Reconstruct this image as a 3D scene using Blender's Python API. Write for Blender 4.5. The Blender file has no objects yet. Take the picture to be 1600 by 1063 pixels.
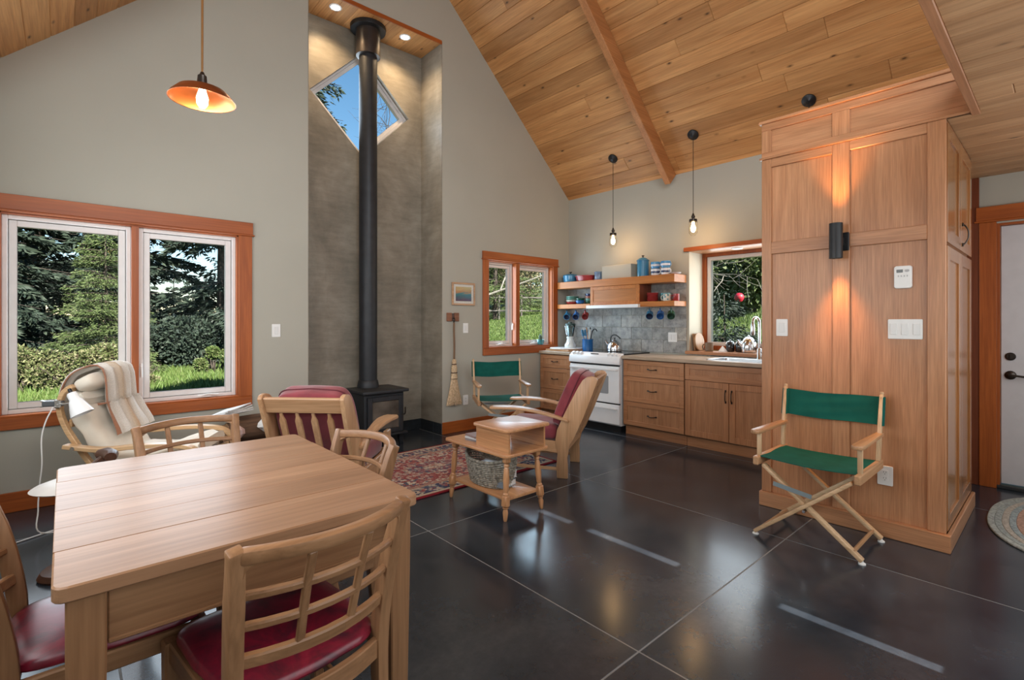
import bpy, bmesh, math, random
import numpy as np
from mathutils import Vector, Matrix, Euler
random.seed(7); rng = np.random.default_rng(7)
PI = math.pi
SC = bpy.context.scene
COL = SC.collection

# ------------------------------------------------------------------ camera, sky, sun, large lights, exposure
cam_d = bpy.data.cameras.new('camera'); cam = bpy.data.objects.new('camera', cam_d); COL.objects.link(cam)
cam.location = (0, 0, 1.3); cam.rotation_euler = (PI/2, 0, math.radians(-41.9))
cam_d.sensor_width = 36; cam_d.lens = 36*780/1600; cam_d.shift_y = -28.5/1600; cam_d.clip_start = 0.02
SC.camera = cam
SC.view_settings.view_transform = 'Standard'; SC.view_settings.look = 'None'
SC.view_settings.gamma = 1; SC.view_settings.use_curve_mapping = False
SC.view_settings.exposure = 0.25
cy = SC.cycles
cy.max_bounces = 8; cy.diffuse_bounces = 4; cy.glossy_bounces = 4; cy.transparent_max_bounces = 12
cy.caustics_reflective = False; cy.caustics_refractive = False; cy.sample_clamp_indirect = 4; cy.use_denoising = True
wd = bpy.data.worlds.new('sky'); SC.world = wd; wd.use_nodes = True
wn = wd.node_tree; wn.nodes.clear()
wo = wn.nodes.new('ShaderNodeOutputWorld'); wb = wn.nodes.new('ShaderNodeBackground'); ws = wn.nodes.new('ShaderNodeTexSky')
ws.sky_type = 'NISHITA'; ws.sun_disc = False; ws.sun_elevation = math.radians(35); ws.sun_rotation = math.radians(180)
ws.air_density = 1.0; ws.dust_density = 0.0; ws.ozone_density = 1.0
wb.inputs['Strength'].default_value = 0.15
wh = wn.nodes.new('ShaderNodeHueSaturation'); wh.inputs['Saturation'].default_value = 1.2; wh.inputs['Hue'].default_value = 0.49
wn.links.new(ws.outputs[0], wh.inputs['Color']); wn.links.new(wh.outputs[0], wb.inputs[0]); wn.links.new(wb.outputs[0], wo.inputs[0])

def lamp(name, kind, loc, power, col=(1, 1, 1), rot=(0, 0, 0), **kw):
    d = bpy.data.lights.new(name, kind); d.energy = power; d.color = col
    for k, v in kw.items(): setattr(d, k, v)
    o = bpy.data.objects.new(name, d); o.location = loc; o.rotation_euler = rot; COL.objects.link(o); return o
WARM = (1.0, 0.56, 0.24)
lamp('sun', 'SUN', (0, -20, 20), 15.0, (1.0, 0.94, 0.84), (math.radians(55), 0, 0), angle=math.radians(0.35))
lamp('fill_below_loft', 'AREA', (2.3, -0.80, 1.45), 62, (0.93, 0.97, 1.0), (math.radians(80), 0, 0), shape='RECTANGLE', size=5.2, size_y=1.7)  # added room fill under the loft, no window stands here
lamp('fill_above_loft', 'AREA', (0.9, -0.70, 3.45), 155, (0.84, 0.93, 1.0), (math.radians(72), 0, math.radians(-38)), shape='RECTANGLE', size=2.4, size_y=1.5)  # added fill aimed at the tall cabinet and kitchen, no opening behind it
lamp('fill_west', 'AREA', (-0.42, 2.4, 1.7), 46, (0.93, 0.97, 1.0), (math.radians(90), 0, math.radians(-90)), shape='RECTANGLE', size=3.0, size_y=1.2)  # unseen fill lamp before the closed west wall, lifts the kitchen fronts
lamp('daylight_north_window', 'AREA', (0.4, 4.862, 1.36), 24, (0.78, 0.90, 1.0), (math.radians(-90), 0, 0), shape='RECTANGLE', size=1.4, size_y=1.3)
lamp('daylight_small_window', 'AREA', (4.5, 4.875, 1.52), 19, (0.62, 0.84, 1.0), (math.radians(-90), 0, 0), shape='RECTANGLE', size=1.1, size_y=1.0)
lamp('daylight_diamond', 'AREA', (2.485, 5.31, 3.725), 9, (0.70, 0.86, 1.0), (math.radians(-90), math.radians(45), 0), shape='SQUARE', size=.70)
lamp('daylight_kitchen_window', 'AREA', (5.74, 2.25, 1.56), 14, (0.86, 0.95, 1.0), (math.radians(90), 0, math.radians(90)), shape='RECTANGLE', size=1.2, size_y=1.0)

# ------------------------------------------------------------------ helpers
class MB:
    """collects shapes, builds ONE mesh object"""
    def __init__(s): s.v = []; s.f = []; s.s = []; s.m = []
    def add(s, vs, fs, smooth=False, mi=0):
        o = len(s.v); s.v.extend([tuple(p) for p in vs])
        for f in fs: s.f.append([i+o for i in f]); s.s.append(smooth); s.m.append(mi)
        return s
    def obox(s, c, size, R=None, ch=0.003, mi=0):
        hx, hy, hz = [a/2 for a in size]; ch = min(ch, hx*.45, hy*.45, hz*.45)
        V = []; idx = {}
        for sx in (-1, 1):
            for sy in (-1, 1):
                for sz in (-1, 1):
                    for k, p in enumerate(((sx*hx, sy*(hy-ch), sz*(hz-ch)), (sx*(hx-ch), sy*hy, sz*(hz-ch)), (sx*(hx-ch), sy*(hy-ch), sz*hz))):
                        idx[(sx, sy, sz, k)] = len(V); V.append(Vector(p))
        F = []
        for a in range(3):
            b, c2 = (a+1) % 3, (a+2) % 3
            def key(sa, sb, sc, k):
                q = [0, 0, 0]; q[a] = sa; q[b] = sb; q[c2] = sc
                return idx[(q[0], q[1], q[2], k)]
            for sa in (-1, 1):
                q = [key(sa, -1, -1, a), key(sa, 1, -1, a), key(sa, 1, 1, a), key(sa, -1, 1, a)]
                F.append(q if sa > 0 else q[::-1])
            for sb in (-1, 1):
                for sc in (-1, 1):
                    q = [key(-1, sb, sc, b), key(1, sb, sc, b), key(1, sb, sc, c2), key(-1, sb, sc, c2)]
                    F.append(q if sb*sc < 0 else q[::-1])
        for sx in (-1, 1):
            for sy in (-1, 1):
                for sz in (-1, 1):
                    t = [idx[(sx, sy, sz, k)] for k in range(3)]
                    F.append(t if sx*sy*sz > 0 else t[::-1])
        c = Vector(c)
        if R is not None: V = [R @ p for p in V]
        return s.add([p+c for p in V], F, False, mi)
    def box(s, x0, x1, y0, y1, z0, z1, ch=0.003, mi=0):
        return s.obox(((x0+x1)/2, (y0+y1)/2, (z0+z1)/2), (abs(x1-x0), abs(y1-y0), abs(z1-z0)), None, ch, mi)
    def bar(s, p0, p1, w, h, up=(0, 0, 1), ch=0.003, mi=0):
        p0, p1 = Vector(p0), Vector(p1); t = (p1-p0); L = t.length; t.normalize(); up = Vector(up)
        sd = t.cross(up)
        if sd.length < 1e-4: sd = t.cross(Vector((1, 0, 0)))
        sd.normalize(); u = sd.cross(t)
        R = Matrix((sd, t, u)).transposed()
        return s.obox((p0+p1)/2, (w, L, h), R, ch, mi)
    def taper(s, p0, p1, a0, b0, a1, b1, up=(0, 1, 0), mi=0):
        return s.sweep([p0, p1], [(a0, b0), (a1, b1)], up, mi=mi)
    def sweep(s, path, wh, up=(0, 0, 1), mi=0, closed=False, smooth=False):
        P = [Vector(p) for p in path]; n = len(P); up = Vector(up); V = []; F = []
        for i, p in enumerate(P):
            if closed: t = P[(i+1) % n]-P[i-1]
            else: t = P[min(i+1, n-1)]-P[max(i-1, 0)]
            t.normalize(); sd = t.cross(up)
            if sd.length < 1e-5: sd = Vector((1, 0, 0))
            sd.normalize(); u = sd.cross(t)
            w, h = wh[i] if isinstance(wh, list) else wh
            for a, b in ((-1, -1), (1, -1), (1, 1), (-1, 1)): V.append(p+sd*(a*w/2)+u*(b*h/2))
        for i in range(n if closed else n-1):
            j = (i+1) % n
            for k in range(4): F.append([i*4+k, i*4+(k+1) % 4, j*4+(k+1) % 4, j*4+k])
        if not closed: F.append([3, 2, 1, 0]); F.append([(n-1)*4+k for k in range(4)])
        return s.add(V, F, smooth, mi)
    def tube(s, path, r, seg=8, caps=True, mi=0, closed=False):
        P = [Vector(p) for p in path]; n = len(P); V = []; F = []
        t0 = (P[1]-P[0]).normalized(); ref = Vector((0, 0, 1)) if abs(t0.z) < .9 else Vector((1, 0, 0))
        for i, p in enumerate(P):
            if closed: t = P[(i+1) % n]-P[i-1]
            else: t = P[min(i+1, n-1)]-P[max(i-1, 0)]
            if t.length < 1e-9: t = t0.copy()
            t.normalize(); a = t.cross(ref)
            if a.length < 1e-4: a = t.cross(Vector((0, 1, 0)))
            a.normalize(); b = a.cross(t); ref = b
            rr = r[i] if isinstance(r, (list, tuple)) else r
            for k in range(seg):
                an = 2*PI*k/seg; V.append(p+a*math.cos(an)*rr+b*math.sin(an)*rr)
        for i in range(n if closed else n-1):
            j = (i+1) % n
            for k in range(seg): F.append([i*seg+k, i*seg+(k+1) % seg, j*seg+(k+1) % seg, j*seg+k])
        if caps and not closed: F.append(list(range(seg))[::-1]); F.append([(n-1)*seg+k for k in range(seg)])
        return s.add(V, F, True, mi)
    def lathe(s, prof, c=(0, 0, 0), seg=16, R=None, caps=True, mi=0, sx=1, sy=1):
        V = []; F = []; n = len(prof); c = Vector(c)
        for r, z in prof:
            for k in range(seg):
                a = 2*PI*k/seg; p = Vector((r*math.cos(a)*sx, r*math.sin(a)*sy, z))
                V.append((R @ p if R is not None else p)+c)
        for i in range(n-1):
            for k in range(seg): F.append([i*seg+k, i*seg+(k+1) % seg, (i+1)*seg+(k+1) % seg, (i+1)*seg+k])
        if caps:
            if prof[0][0] > 1e-5: F.append(list(range(seg))[::-1])
            if prof[-1][0] > 1e-5: F.append([(n-1)*seg+k for k in range(seg)])
        return s.add(V, F, True, mi)
    def prism(s, poly, f0, f1, mi=0, smooth=False):
        """poly: list of 2D points; f0, f1 map a 2D point to 3D on either cap"""
        n = len(poly); V = [f0(p) for p in poly]+[f1(p) for p in poly]
        F = [list(range(n))[::-1], [n+i for i in range(n)]]
        for i in range(n): F.append([i, (i+1) % n, n+(i+1) % n, n+i])
        return s.add(V, F, smooth, mi)
    def grid(s, fn, nu, nv, thick=0, mi=0):
        """fn(u,v)->point; optionally a thick cloth"""
        P = [[Vector(fn(i/nu, j/nv)) for j in range(nv+1)] for i in range(nu+1)]
        def ix(i, j): return i*(nv+1)+j
        V = [p for row in P for p in row]; F = []
        for i in range(nu):
            for j in range(nv): F.append([ix(i, j), ix(i+1, j), ix(i+1, j+1), ix(i, j+1)])
        if thick:
            n = len(V); N = []
            for i in range(nu+1):
                for j in range(nv+1):
                    a = P[min(i+1, nu)][j]-P[max(i-1, 0)][j]; b = P[i][min(j+1, nv)]-P[i][max(j-1, 0)]
                    q = a.cross(b); q.normalize(); N.append(q)
            V2 = [v-q*thick for v, q in zip(V, N)]; F2 = [[n+k for k in f[::-1]] for f in F]
            E = [ix(i, 0) for i in range(nu+1)]+[ix(nu, j) for j in range(1, nv+1)]+[ix(i, nv) for i in range(nu-1, -1, -1)]+[ix(0, j) for j in range(nv-1, 0, -1)]
            F3 = [[E[k], n+E[k], n+E[(k+1) % len(E)], E[(k+1) % len(E)]] for k in range(len(E))]
            V = V+V2; F = F+F2+F3
        return s.add(V, F, True, mi)
    def pillow(s, c, size, e=0.35, R=None, nu=20, nv=10, mi=0, fn=None):
        V = []; F = []; c = Vector(c)
        def sp(x, p): return math.copysign(abs(x)**p, x)
        for j in range(nv+1):
            ph = -PI/2+PI*j/nv
            for i in range(nu):
                th = 2*PI*i/nu
                p = Vector((size[0]/2*sp(math.cos(ph), e)*sp(math.cos(th), e), size[1]/2*sp(math.cos(ph), e)*sp(math.sin(th), e), size[2]/2*sp(math.sin(ph), .7)))
                if fn: p = Vector(fn(p))
                V.append((R @ p if R is not None else p)+c)
        for j in range(nv):
            for i in range(nu): F.append([j*nu+i, j*nu+(i+1) % nu, (j+1)*nu+(i+1) % nu, (j+1)*nu+i])
        return s.add(V, F, True, mi)
    def mesh(s, name, bev=0, seg=1, ang=38, recalc=True):
        me = bpy.data.meshes.new(name); me.from_pydata([tuple(v) for v in s.v], [], s.f)
        me.polygons.foreach_set('use_smooth', [True]*len(s.f) if bev and seg > 1 else s.s); me.polygons.foreach_set('material_index', s.m)
        if recalc or bev:
            bm = bmesh.new(); bm.from_mesh(me); bmesh.ops.remove_doubles(bm, verts=bm.verts, dist=1e-6)
            bmesh.ops.recalc_face_normals(bm, faces=bm.faces)
            if bev:
                ed = [e for e in bm.edges if len(e.link_faces) == 2 and e.calc_face_angle(0) > math.radians(30)]
                bmesh.ops.bevel(bm, geom=ed, offset=bev, segments=seg, affect='EDGES', profile=.5, clamp_overlap=True)
            bm.to_mesh(me); bm.free()
        if any(s.s) or seg > 1: me.set_sharp_from_angle(angle=math.radians(ang))
        me.update(); return me
    def build(s, name, mat, parent=None, **k):
        return link(name, s.mesh(name, **k), mat, parent)

def link(name, me, mat, parent=None):
    o = bpy.data.objects.new(name, me); COL.objects.link(o)
    for m in (mat if isinstance(mat, (list, tuple)) else [mat]):
        if m is not None: me.materials.append(m)
    if parent is not None: o.parent = parent
    return o
def thing(name, label, cat, loc=(0, 0, 0), rz=0, group=None):
    o = bpy.data.objects.new(name, None); o.empty_display_size = .1; COL.objects.link(o); o.location = loc; o.rotation_euler = (0, 0, rz)
    return tag(o, label, cat, group)
def tag(o, label=None, cat=None, group=None, kind=None):
    if label: o['label'] = label
    if cat: o['category'] = cat
    if group: o['group'] = group
    if kind: o['kind'] = kind
    return o
def struct(name, label=None, cat=None, loc=(0, 0, 0)):
    o = bpy.data.objects.new(name, None); o.empty_display_size = .1; COL.objects.link(o); o.location = loc
    tag(o, label, cat, None, 'structure'); return o
def dup(root, loc, rz=0, label=None, scale=None):
    r = root.copy(); COL.objects.link(r); r.location = loc; r.rotation_euler = (0, 0, rz)
    if label: r['label'] = label
    if scale: r.scale = (scale,)*3
    def kids(src, dst):
        for ch in list(src.children):
            c = ch.copy(); COL.objects.link(c); c.parent = dst; kids(ch, c)
    kids(root, r); return r
def rnd_poly(x0, x1, y0, y1, r, n=4):
    P = []
    for cx, cy_, a0 in ((x1-r, y1-r, 0), (x0+r, y1-r, 90), (x0+r, y0+r, 180), (x1-r, y0+r, 270)):
        for k in range(n+1):
            a = math.radians(a0+90*k/n); P.append((cx+r*math.cos(a), cy_+r*math.sin(a)))
    return P
def RX(d): return Matrix.Rotation(math.radians(d), 3, 'X')
def RY(d): return Matrix.Rotation(math.radians(d), 3, 'Y')
def RZ(d): return Matrix.Rotation(math.radians(d), 3, 'Z')
def catmull(P, n=6):
    P = [Vector(p) for p in P]; Q = [P[0]*2-P[1]]+P+[P[-1]*2-P[-2]]; out = []
    for i in range(1, len(Q)-2):
        for k in range(n):
            t = k/n; a, b, c, d = Q[i-1], Q[i], Q[i+1], Q[i+2]
            out.append(.5*((2*b)+(c-a)*t+(2*a-5*b+4*c-d)*t*t+(3*b-a-3*c+d)*t**3))
    out.append(P[-1]); return out

# ------------------------------------------------------------------ materials
MATS = {}
def nodes(name):
    m = bpy.data.materials.new(name); m.use_nodes = True; nt = m.node_tree
    b = nt.nodes['Principled BSDF']; return m, nt, b
def N(nt, t, **kw):
    n = nt.nodes.new(t)
    for k, v in kw.items():
        if k in n.inputs: n.inputs[k].default_value = v
        else: setattr(n, k, v)
    return n
def L(nt, a, b): nt.links.new(a, b)
def ramp(nt, fac, stops):
    r = nt.nodes.new('ShaderNodeValToRGB'); e = r.color_ramp.elements
    while len(e) < len(stops): e.new(.5)
    for i, (p, c) in enumerate(stops):
        e[i].position = p; e[i].color = (*c, 1) if len(c) == 3 else c
    L(nt, fac, r.inputs[0]); return r.outputs[0]
def mixc(nt, fac, a, b, mode='MIX'):
    n = nt.nodes.new('ShaderNodeMix'); n.data_type = 'RGBA'; n.blend_type = mode
    for sck, val in ((n.inputs[0], fac), (n.inputs[6], a), (n.inputs[7], b)):
        if hasattr(val, 'node'): L(nt, val, sck)
        else: sck.default_value = val if not isinstance(val, tuple) or len(val) == 4 else (*val, 1)
    return n.outputs[2]
def coords(nt, scale=(1, 1, 1), rand=False):
    tc = N(nt, 'ShaderNodeTexCoord'); out = tc.outputs['Object']
    if rand:
        oi = N(nt, 'ShaderNodeObjectInfo'); mu = N(nt, 'ShaderNodeMath', operation='MULTIPLY'); mu.inputs[1].default_value = 37.0
        L(nt, oi.outputs['Random'], mu.inputs[0]); ad = N(nt, 'ShaderNodeVectorMath', operation='ADD'); L(nt, out, ad.inputs[0]); L(nt, mu.outputs[0], ad.inputs[1]); out = ad.outputs[0]
    mp = N(nt, 'ShaderNodeMapping'); mp.inputs['Scale'].default_value = scale; L(nt, out, mp.inputs[0]); return mp.outputs[0]
def bump(nt, b, h, st=.1, dist=.01):
    n = N(nt, 'ShaderNodeBump'); n.inputs['Strength'].default_value = st; n.inputs['Distance'].default_value = dist
    L(nt, h, n.inputs['Height']); L(nt, n.outputs[0], b.inputs['Normal'])

def plain(name, col, rough=.5, metal=0, var=0.06, vs=12, coat=0, spec=.5, sheen=0):
    if name in MATS: return MATS[name]
    m, nt, b = nodes(name)
    no = N(nt, 'ShaderNodeTexNoise', Scale=vs, Detail=3.0); L(nt, coords(nt, rand=True), no.inputs['Vector'])
    lo = tuple(c*(1-var*2) for c in col); hi = tuple(min(1, c*(1+var*2)) for c in col)
    L(nt, ramp(nt, no.outputs['Fac'], [(.25, lo), (.75, hi)]), b.inputs['Base Color'])
    b.inputs['Roughness'].default_value = rough; b.inputs['Metallic'].default_value = metal
    b.inputs['Coat Weight'].default_value = coat; b.inputs['Specular IOR Level'].default_value = spec
    b.inputs['Sheen Weight'].default_value = sheen
    MATS[name] = m; return m
def wood(name, dark, light, axis='x', rough=.4, knots=False, rand=.12, grain=11, coat=0.0, blotch=.5):
    key = name+'_'+axis
    if key in MATS: return MATS[key]
    m, nt, b = nodes(key)
    sc = [grain, grain, grain]; sc['xyz'.index(axis)] = grain*.07
    co = coords(nt, tuple(sc), True)
    n1 = N(nt, 'ShaderNodeTexNoise', Scale=1.0, Detail=5.0, Roughness=.6, Distortion=.6); L(nt, co, n1.inputs['Vector'])
    sc2 = [grain*9]*3; sc2['xyz'.index(axis)] = grain*.35
    n2 = N(nt, 'ShaderNodeTexNoise', Scale=1.0, Detail=2.0); L(nt, coords(nt, tuple(sc2), True), n2.inputs['Vector'])
    mid = tuple((a+c)/2 for a, c in zip(dark, light))
    c1 = ramp(nt, n1.outputs['Fac'], [(.5-blotch*.5, dark), (.5, mid), (.5+blotch*.4, light)])
    f2 = ramp(nt, n2.outputs['Fac'], [(.3, (.80, .78, .75)), (.7, (1.06, 1.05, 1.04))])
    col = mixc(nt, 1.0, c1, f2, 'MULTIPLY')
    oi = N(nt, 'ShaderNodeObjectInfo')
    r3 = ramp(nt, oi.outputs['Random'], [(0, (1-rand*1.2, 1-rand*1.35, 1-rand*1.5)), (1, (1+rand, 1+rand, 1+rand))])
    col = mixc(nt, 1.0, col, r3, 'MULTIPLY')
    if knots:
        ks = [9.5, 9.5, 9.5]; ks['xyz'.index(axis)] = 4.2
        vo = N(nt, 'ShaderNodeTexVoronoi', Scale=1.0); vo.inputs['Randomness'].default_value = 1.0; L(nt, coords(nt, tuple(ks), True), vo.inputs['Vector'])
        k = ramp(nt, vo.outputs['Distance'], [(.05, (1, 1, 1)), (.085, (.5, .5, .5)), (.17, (0, 0, 0))])
        wn_ = N(nt, 'ShaderNodeTexWhiteNoise'); L(nt, vo.outputs['Color'], wn_.inputs['Vector'])
        g = ramp(nt, wn_.outputs['Value'], [(.30, (0, 0, 0)), (.32, (1, 1, 1))])
        kk = mixc(nt, 1.0, k, g, 'MULTIPLY')
        col = mixc(nt, kk, col, tuple(c*.22 for c in dark))
    L(nt, col, b.inputs['Base Color'])
    b.inputs['Roughness'].default_value = rough; b.inputs['Coat Weight'].default_value = coat; b.inputs['Coat Roughness'].default_value = .25
    b.inputs['Specular IOR Level'].default_value = .4
    bump(nt, b, n2.outputs['Fac'], .08, .003)
    MATS[key] = m; return m
def emit(name, col, st):
    m, nt, b = nodes(name); b.inputs['Emission Color'].default_value = (*col, 1); b.inputs['Emission Strength'].default_value = st
    b.inputs['Base Color'].default_value = (*col, 1); return m
def glass(name, tint=(1, 1, 1), k=.07, rough=0.0):
    if name in MATS: return MATS[name]
    m = bpy.data.materials.new(name); m.use_nodes = True; nt = m.node_tree; nt.nodes.clear()
    o = N(nt, 'ShaderNodeOutputMaterial'); t = N(nt, 'ShaderNodeBsdfTransparent'); g = N(nt, 'ShaderNodeBsdfGlossy'); mx = N(nt, 'ShaderNodeMixShader')
    t.inputs[0].default_value = (*tint, 1); g.inputs['Roughness'].default_value = rough
    lw = N(nt, 'ShaderNodeLayerWeight'); lw.inputs['Blend'].default_value = k; L(nt, lw.outputs['Fresnel'], mx.inputs[0])
    L(nt, t.outputs[0], mx.inputs[1]); L(nt, g.outputs[0], mx.inputs[2]); L(nt, mx.outputs[0], o.inputs[0])
    MATS[name] = m; return m

# named looks
def fir(a='x'): return wood('fir_trim', (.27, .060, .010), (.47, .125, .024), a, .42, coat=.0, rand=.06)
def cab(a='z'): return wood('fir_cabinet', (.40, .18, .083), (.55, .28, .142), a, .36, rand=.05, coat=.12, grain=16)
def pine(a='y'): return wood('pine_plank', (.43, .19, .062), (.66, .36, .145), a, .5, knots=True, rand=.17, grain=9)
def oak(a='x'): return wood('oak', (.21, .105, .048), (.37, .205, .105), a, .40, rand=.08, coat=.06)
def maple(a='z'): return wood('golden_maple', (.39, .205, .098), (.57, .35, .195), a, .36, rand=.06, coat=.1)
def beech(a='z'): return wood('pale_beech', (.52, .33, .18), (.70, .50, .31), a, .42, rand=.05)
def walnut(a='z'): return wood('dark_walnut', (.045, .02, .013), (.11, .05, .03), a, .35)
def counter_m(): return wood('counter_laminate', (.48, .37, .27), (.62, .50, .38), 'y', .35, grain=20)
WHITE = plain('white_enamel', (.82, .83, .84), .25, var=.01)
VINYL = plain('white_window_frame', (.74, .72, .71), .4, var=.02)
PLATE = plain('white_plastic', (.80, .80, .78), .35, var=.01)
BLACK = plain('black_metal', (.018, .019, .021), .42, .3, .1)
IRON = plain('black_cast_iron', (.022, .024, .028), .5, .2, .12)
CHROME = plain('chrome', (.72, .73, .75), .16, 1.0, .02)
BRONZE = plain('dark_bronze', (.055, .045, .038), .35, .8, .1)
GREEN = plain('green_canvas', (.004, .088, .070), .85, var=.08, spec=.2)
GLASS = glass('window_glass')

def paint(name, col, var=.05, rough=.75, vs=1.6, bs=60):
    m, nt, b = nodes(name)
    n1 = N(nt, 'ShaderNodeTexNoise', Scale=vs, Detail=4.0); L(nt, coords(nt), n1.inputs['Vector'])
    L(nt, ramp(nt, n1.outputs['Fac'], [(.3, tuple(c*(1-var) for c in col)), (.7, tuple(c*(1+var) for c in col))]), b.inputs['Base Color'])
    b.inputs['Roughness'].default_value = rough; b.inputs['Specular IOR Level'].default_value = .25
    n2 = N(nt, 'ShaderNodeTexNoise', Scale=bs, Detail=2.0); L(nt, coords(nt), n2.inputs['Vector']); bump(nt, b, n2.outputs['Fac'], .06, .004)
    return m
WALL = paint('greige_wall_paint', (.43, .415, .355), .03)
CREAM = paint('cream_reveal_paint', (.62, .57, .46), .03)
def niche_m():
    m, nt, b = nodes('trowelled_plaster')
    n1 = N(nt, 'ShaderNodeTexNoise', Scale=2.2, Detail=7.0, Roughness=.62, Distortion=.4); L(nt, coords(nt, (1, 1, .8)), n1.inputs['Vector'])
    n2 = N(nt, 'ShaderNodeTexNoise', Scale=6, Detail=4.0, Roughness=.7); L(nt, coords(nt, (.6, .6, 3)), n2.inputs['Vector'])
    c = ramp(nt, n1.outputs['Fac'], [(.28, (.185, .165, .13)), (.5, (.265, .235, .187)), (.72, (.36, .325, .265))])
    c = mixc(nt, 1.0, c, ramp(nt, n2.outputs['Fac'], [(.3, (.82, .82, .82)), (.7, (1.1, 1.1, 1.1))]), 'MULTIPLY')
    L(nt, c, b.inputs['Base Color']); b.inputs['Roughness'].default_value = .42; b.inputs['Specular IOR Level'].default_value = .35
    bump(nt, b, n2.outputs['Fac'], .15, .006); return m
PLASTER = niche_m()
def floor_m():
    m, nt, b = nodes('polished_dark_concrete')
    n1 = N(nt, 'ShaderNodeTexNoise', Scale=2.0, Detail=7.0, Roughness=.62, Distortion=.35); L(nt, coords(nt, rand=True), n1.inputs['Vector'])
    n2 = N(nt, 'ShaderNodeTexNoise', Scale=26, Detail=5.0, Roughness=.7); L(nt, coords(nt), n2.inputs['Vector'])
    c = ramp(nt, n1.outputs['Fac'], [(.3, (.013, .018, .026)), (.5, (.026, .033, .044)), (.7, (.046, .054, .066))])
    c = mixc(nt, 1.0, c, ramp(nt, n2.outputs['Fac'], [(.3, (.82, .82, .82)), (.7, (1.15, 1.15, 1.15))]), 'MULTIPLY')
    L(nt, c, b.inputs['Base Color'])
    L(nt, ramp(nt, n1.outputs['Fac'], [(.3, (.17, .17, .17)), (.7, (.23, .23, .23))]), b.inputs['Roughness'])
    b.inputs['Specular IOR Level'].default_value = .55
    bump(nt, b, n2.outputs['Fac'], .012, .002); return m
FLOOR = floor_m()
def leather_m():
    m, nt, b = nodes('worn_red_vinyl')
    n1 = N(nt, 'ShaderNodeTexNoise', Scale=9, Detail=6.0, Roughness=.65, Distortion=.8); L(nt, coords(nt, rand=True), n1.inputs['Vector'])
    L(nt, ramp(nt, n1.outputs['Fac'], [(.34, (.055, .010, .02)), (.52, (.19, .010, .028)), (.72, (.27, .022, .045))]), b.inputs['Base Color'])
    b.inputs['Roughness'].default_value = .3; bump(nt, b, n1.outputs['Fac'], .08, .004); return m
VINYLRED = leather_m()
RED = plain('burgundy_velvet', (.22, .03, .042), .85, var=.16, vs=7, sheen=.35)
def slate_m():
    m, nt, b = nodes('slate_tile')
    n1 = N(nt, 'ShaderNodeTexNoise', Scale=11, Detail=9.0, Roughness=.72, Distortion=.25); L(nt, coords(nt, rand=True), n1.inputs['Vector'])
    oi = N(nt, 'ShaderNodeObjectInfo')
    c = ramp(nt, n1.outputs['Fac'], [(.3, (.13, .13, .125)), (.48, (.31, .31, .30)), (.6, (.42, .41, .39)), (.75, (.52, .48, .42))])
    c = mixc(nt, 1.0, c, ramp(nt, oi.outputs['Random'], [(0, (.75, .76, .74)), (.5, (1, 1, 1)), (1, (1.14, 1.06, .94))]), 'MULTIPLY')
    L(nt, c, b.inputs['Base Color']); b.inputs['Roughness'].default_value = .45; bump(nt, b, n1.outputs['Fac'], .25, .006); return m
SLATE = slate_m()
def weave_m(name, a, bcol, scale):
    m, nt, b = nodes(name)
    n1 = N(nt, 'ShaderNodeTexNoise', Scale=scale, Detail=3.0); L(nt, coords(nt, rand=True), n1.inputs['Vector'])
    L(nt, ramp(nt, n1.outputs['Fac'], [(.35, a), (.65, bcol)]), b.inputs['Base Color']); b.inputs['Roughness'].default_value = .8; return m
def leaf_m(name, cols, rough=.6):
    if name in MATS: return MATS[name]
    m, nt, b = nodes(name); ge = N(nt, 'ShaderNodeNewGeometry')
    st = [(i/(len(cols)-1), c) for i, c in enumerate(cols)]
    L(nt, ramp(nt, ge.outputs['Random Per Island'], st), b.inputs['Base Color'])
    b.inputs['Roughness'].default_value = rough; b.inputs['Specular IOR Level'].default_value = .3
    MATS[name] = m; return m
# ------------------------------------------------------------------ the room shell
XW, XE, YS, YN = -0.49, 5.43, -0.90, 4.82
SL = 0.96; XR = 2.5378; ZW, ZE = 2.92, 3.05
def ztop(x): return min(ZW+SL*(x-XW), ZE+SL*(XE-x))
# floor: big saw-cut slabs over a paler bed
fl = struct('floor')
MB().box(XW-.2, XE+.2, YS-.2, YN+.5, -.10, -.0007, 0).build('slab_bed', plain('pale_joint_grout', (.20, .20, .195), .8), fl)
gx = [XW-.2, .155, 1.685, 3.21, 4.735, XE+.2]; gy = [YS-.2, -.395, 1.13, 2.655, 4.18, YN+.5]
for i in range(5):
    for j in range(5):
        MB().box(gx[i]+.0026, gx[i+1]-.0026, gy[j]+.0026, gy[j+1]-.0026, -.05, 0, .0015).build('slab', FLOOR, fl)

def wall_cells(mb, xs, holes, y0, y1, top):
    """columns between the breakpoints xs, minus the holes (x0,x1,z0,z1)"""
    for a, b in zip(xs[:-1], xs[1:]):
        zs = [0.0]; m = (a+b)/2
        for h in sorted([h for h in holes if h[0] <= m <= h[1]], key=lambda q: q[2]):
            if h[2] > zs[-1]+1e-4: zs += [h[2]]
            else: zs = zs[:-1]
            zs += [h[3]]
        zs.append(None)
        for z0, z1 in zip(zs[0::2], zs[1::2]):
            za, zb = (top(a), top(b)) if z1 is None else (z1, z1)
            mb.prism([(a, z0), (b, z0), (b, zb), (a, za)], lambda p: (p[0], y0, p[1]), lambda p: (p[0], y1, p[1]))
NX0, NX1, NZ = 1.73, 3.24, 4.51
BW = (-.33, 1.128, .65, 2.05); SW_ = (3.925, 5.085, .975, 2.07)
mb = MB(); wall_cells(mb, [XW, BW[0], BW[1], NX0-.006, XR, NX1+.006, SW_[0], SW_[1], XE],
    [BW, (NX0-.006, NX1+.006, 0, NZ+.02), SW_], YN, YN+.17, lambda x: ztop(x)+.03)
tag(mb.build('wall_north', WALL), kind='structure')
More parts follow.
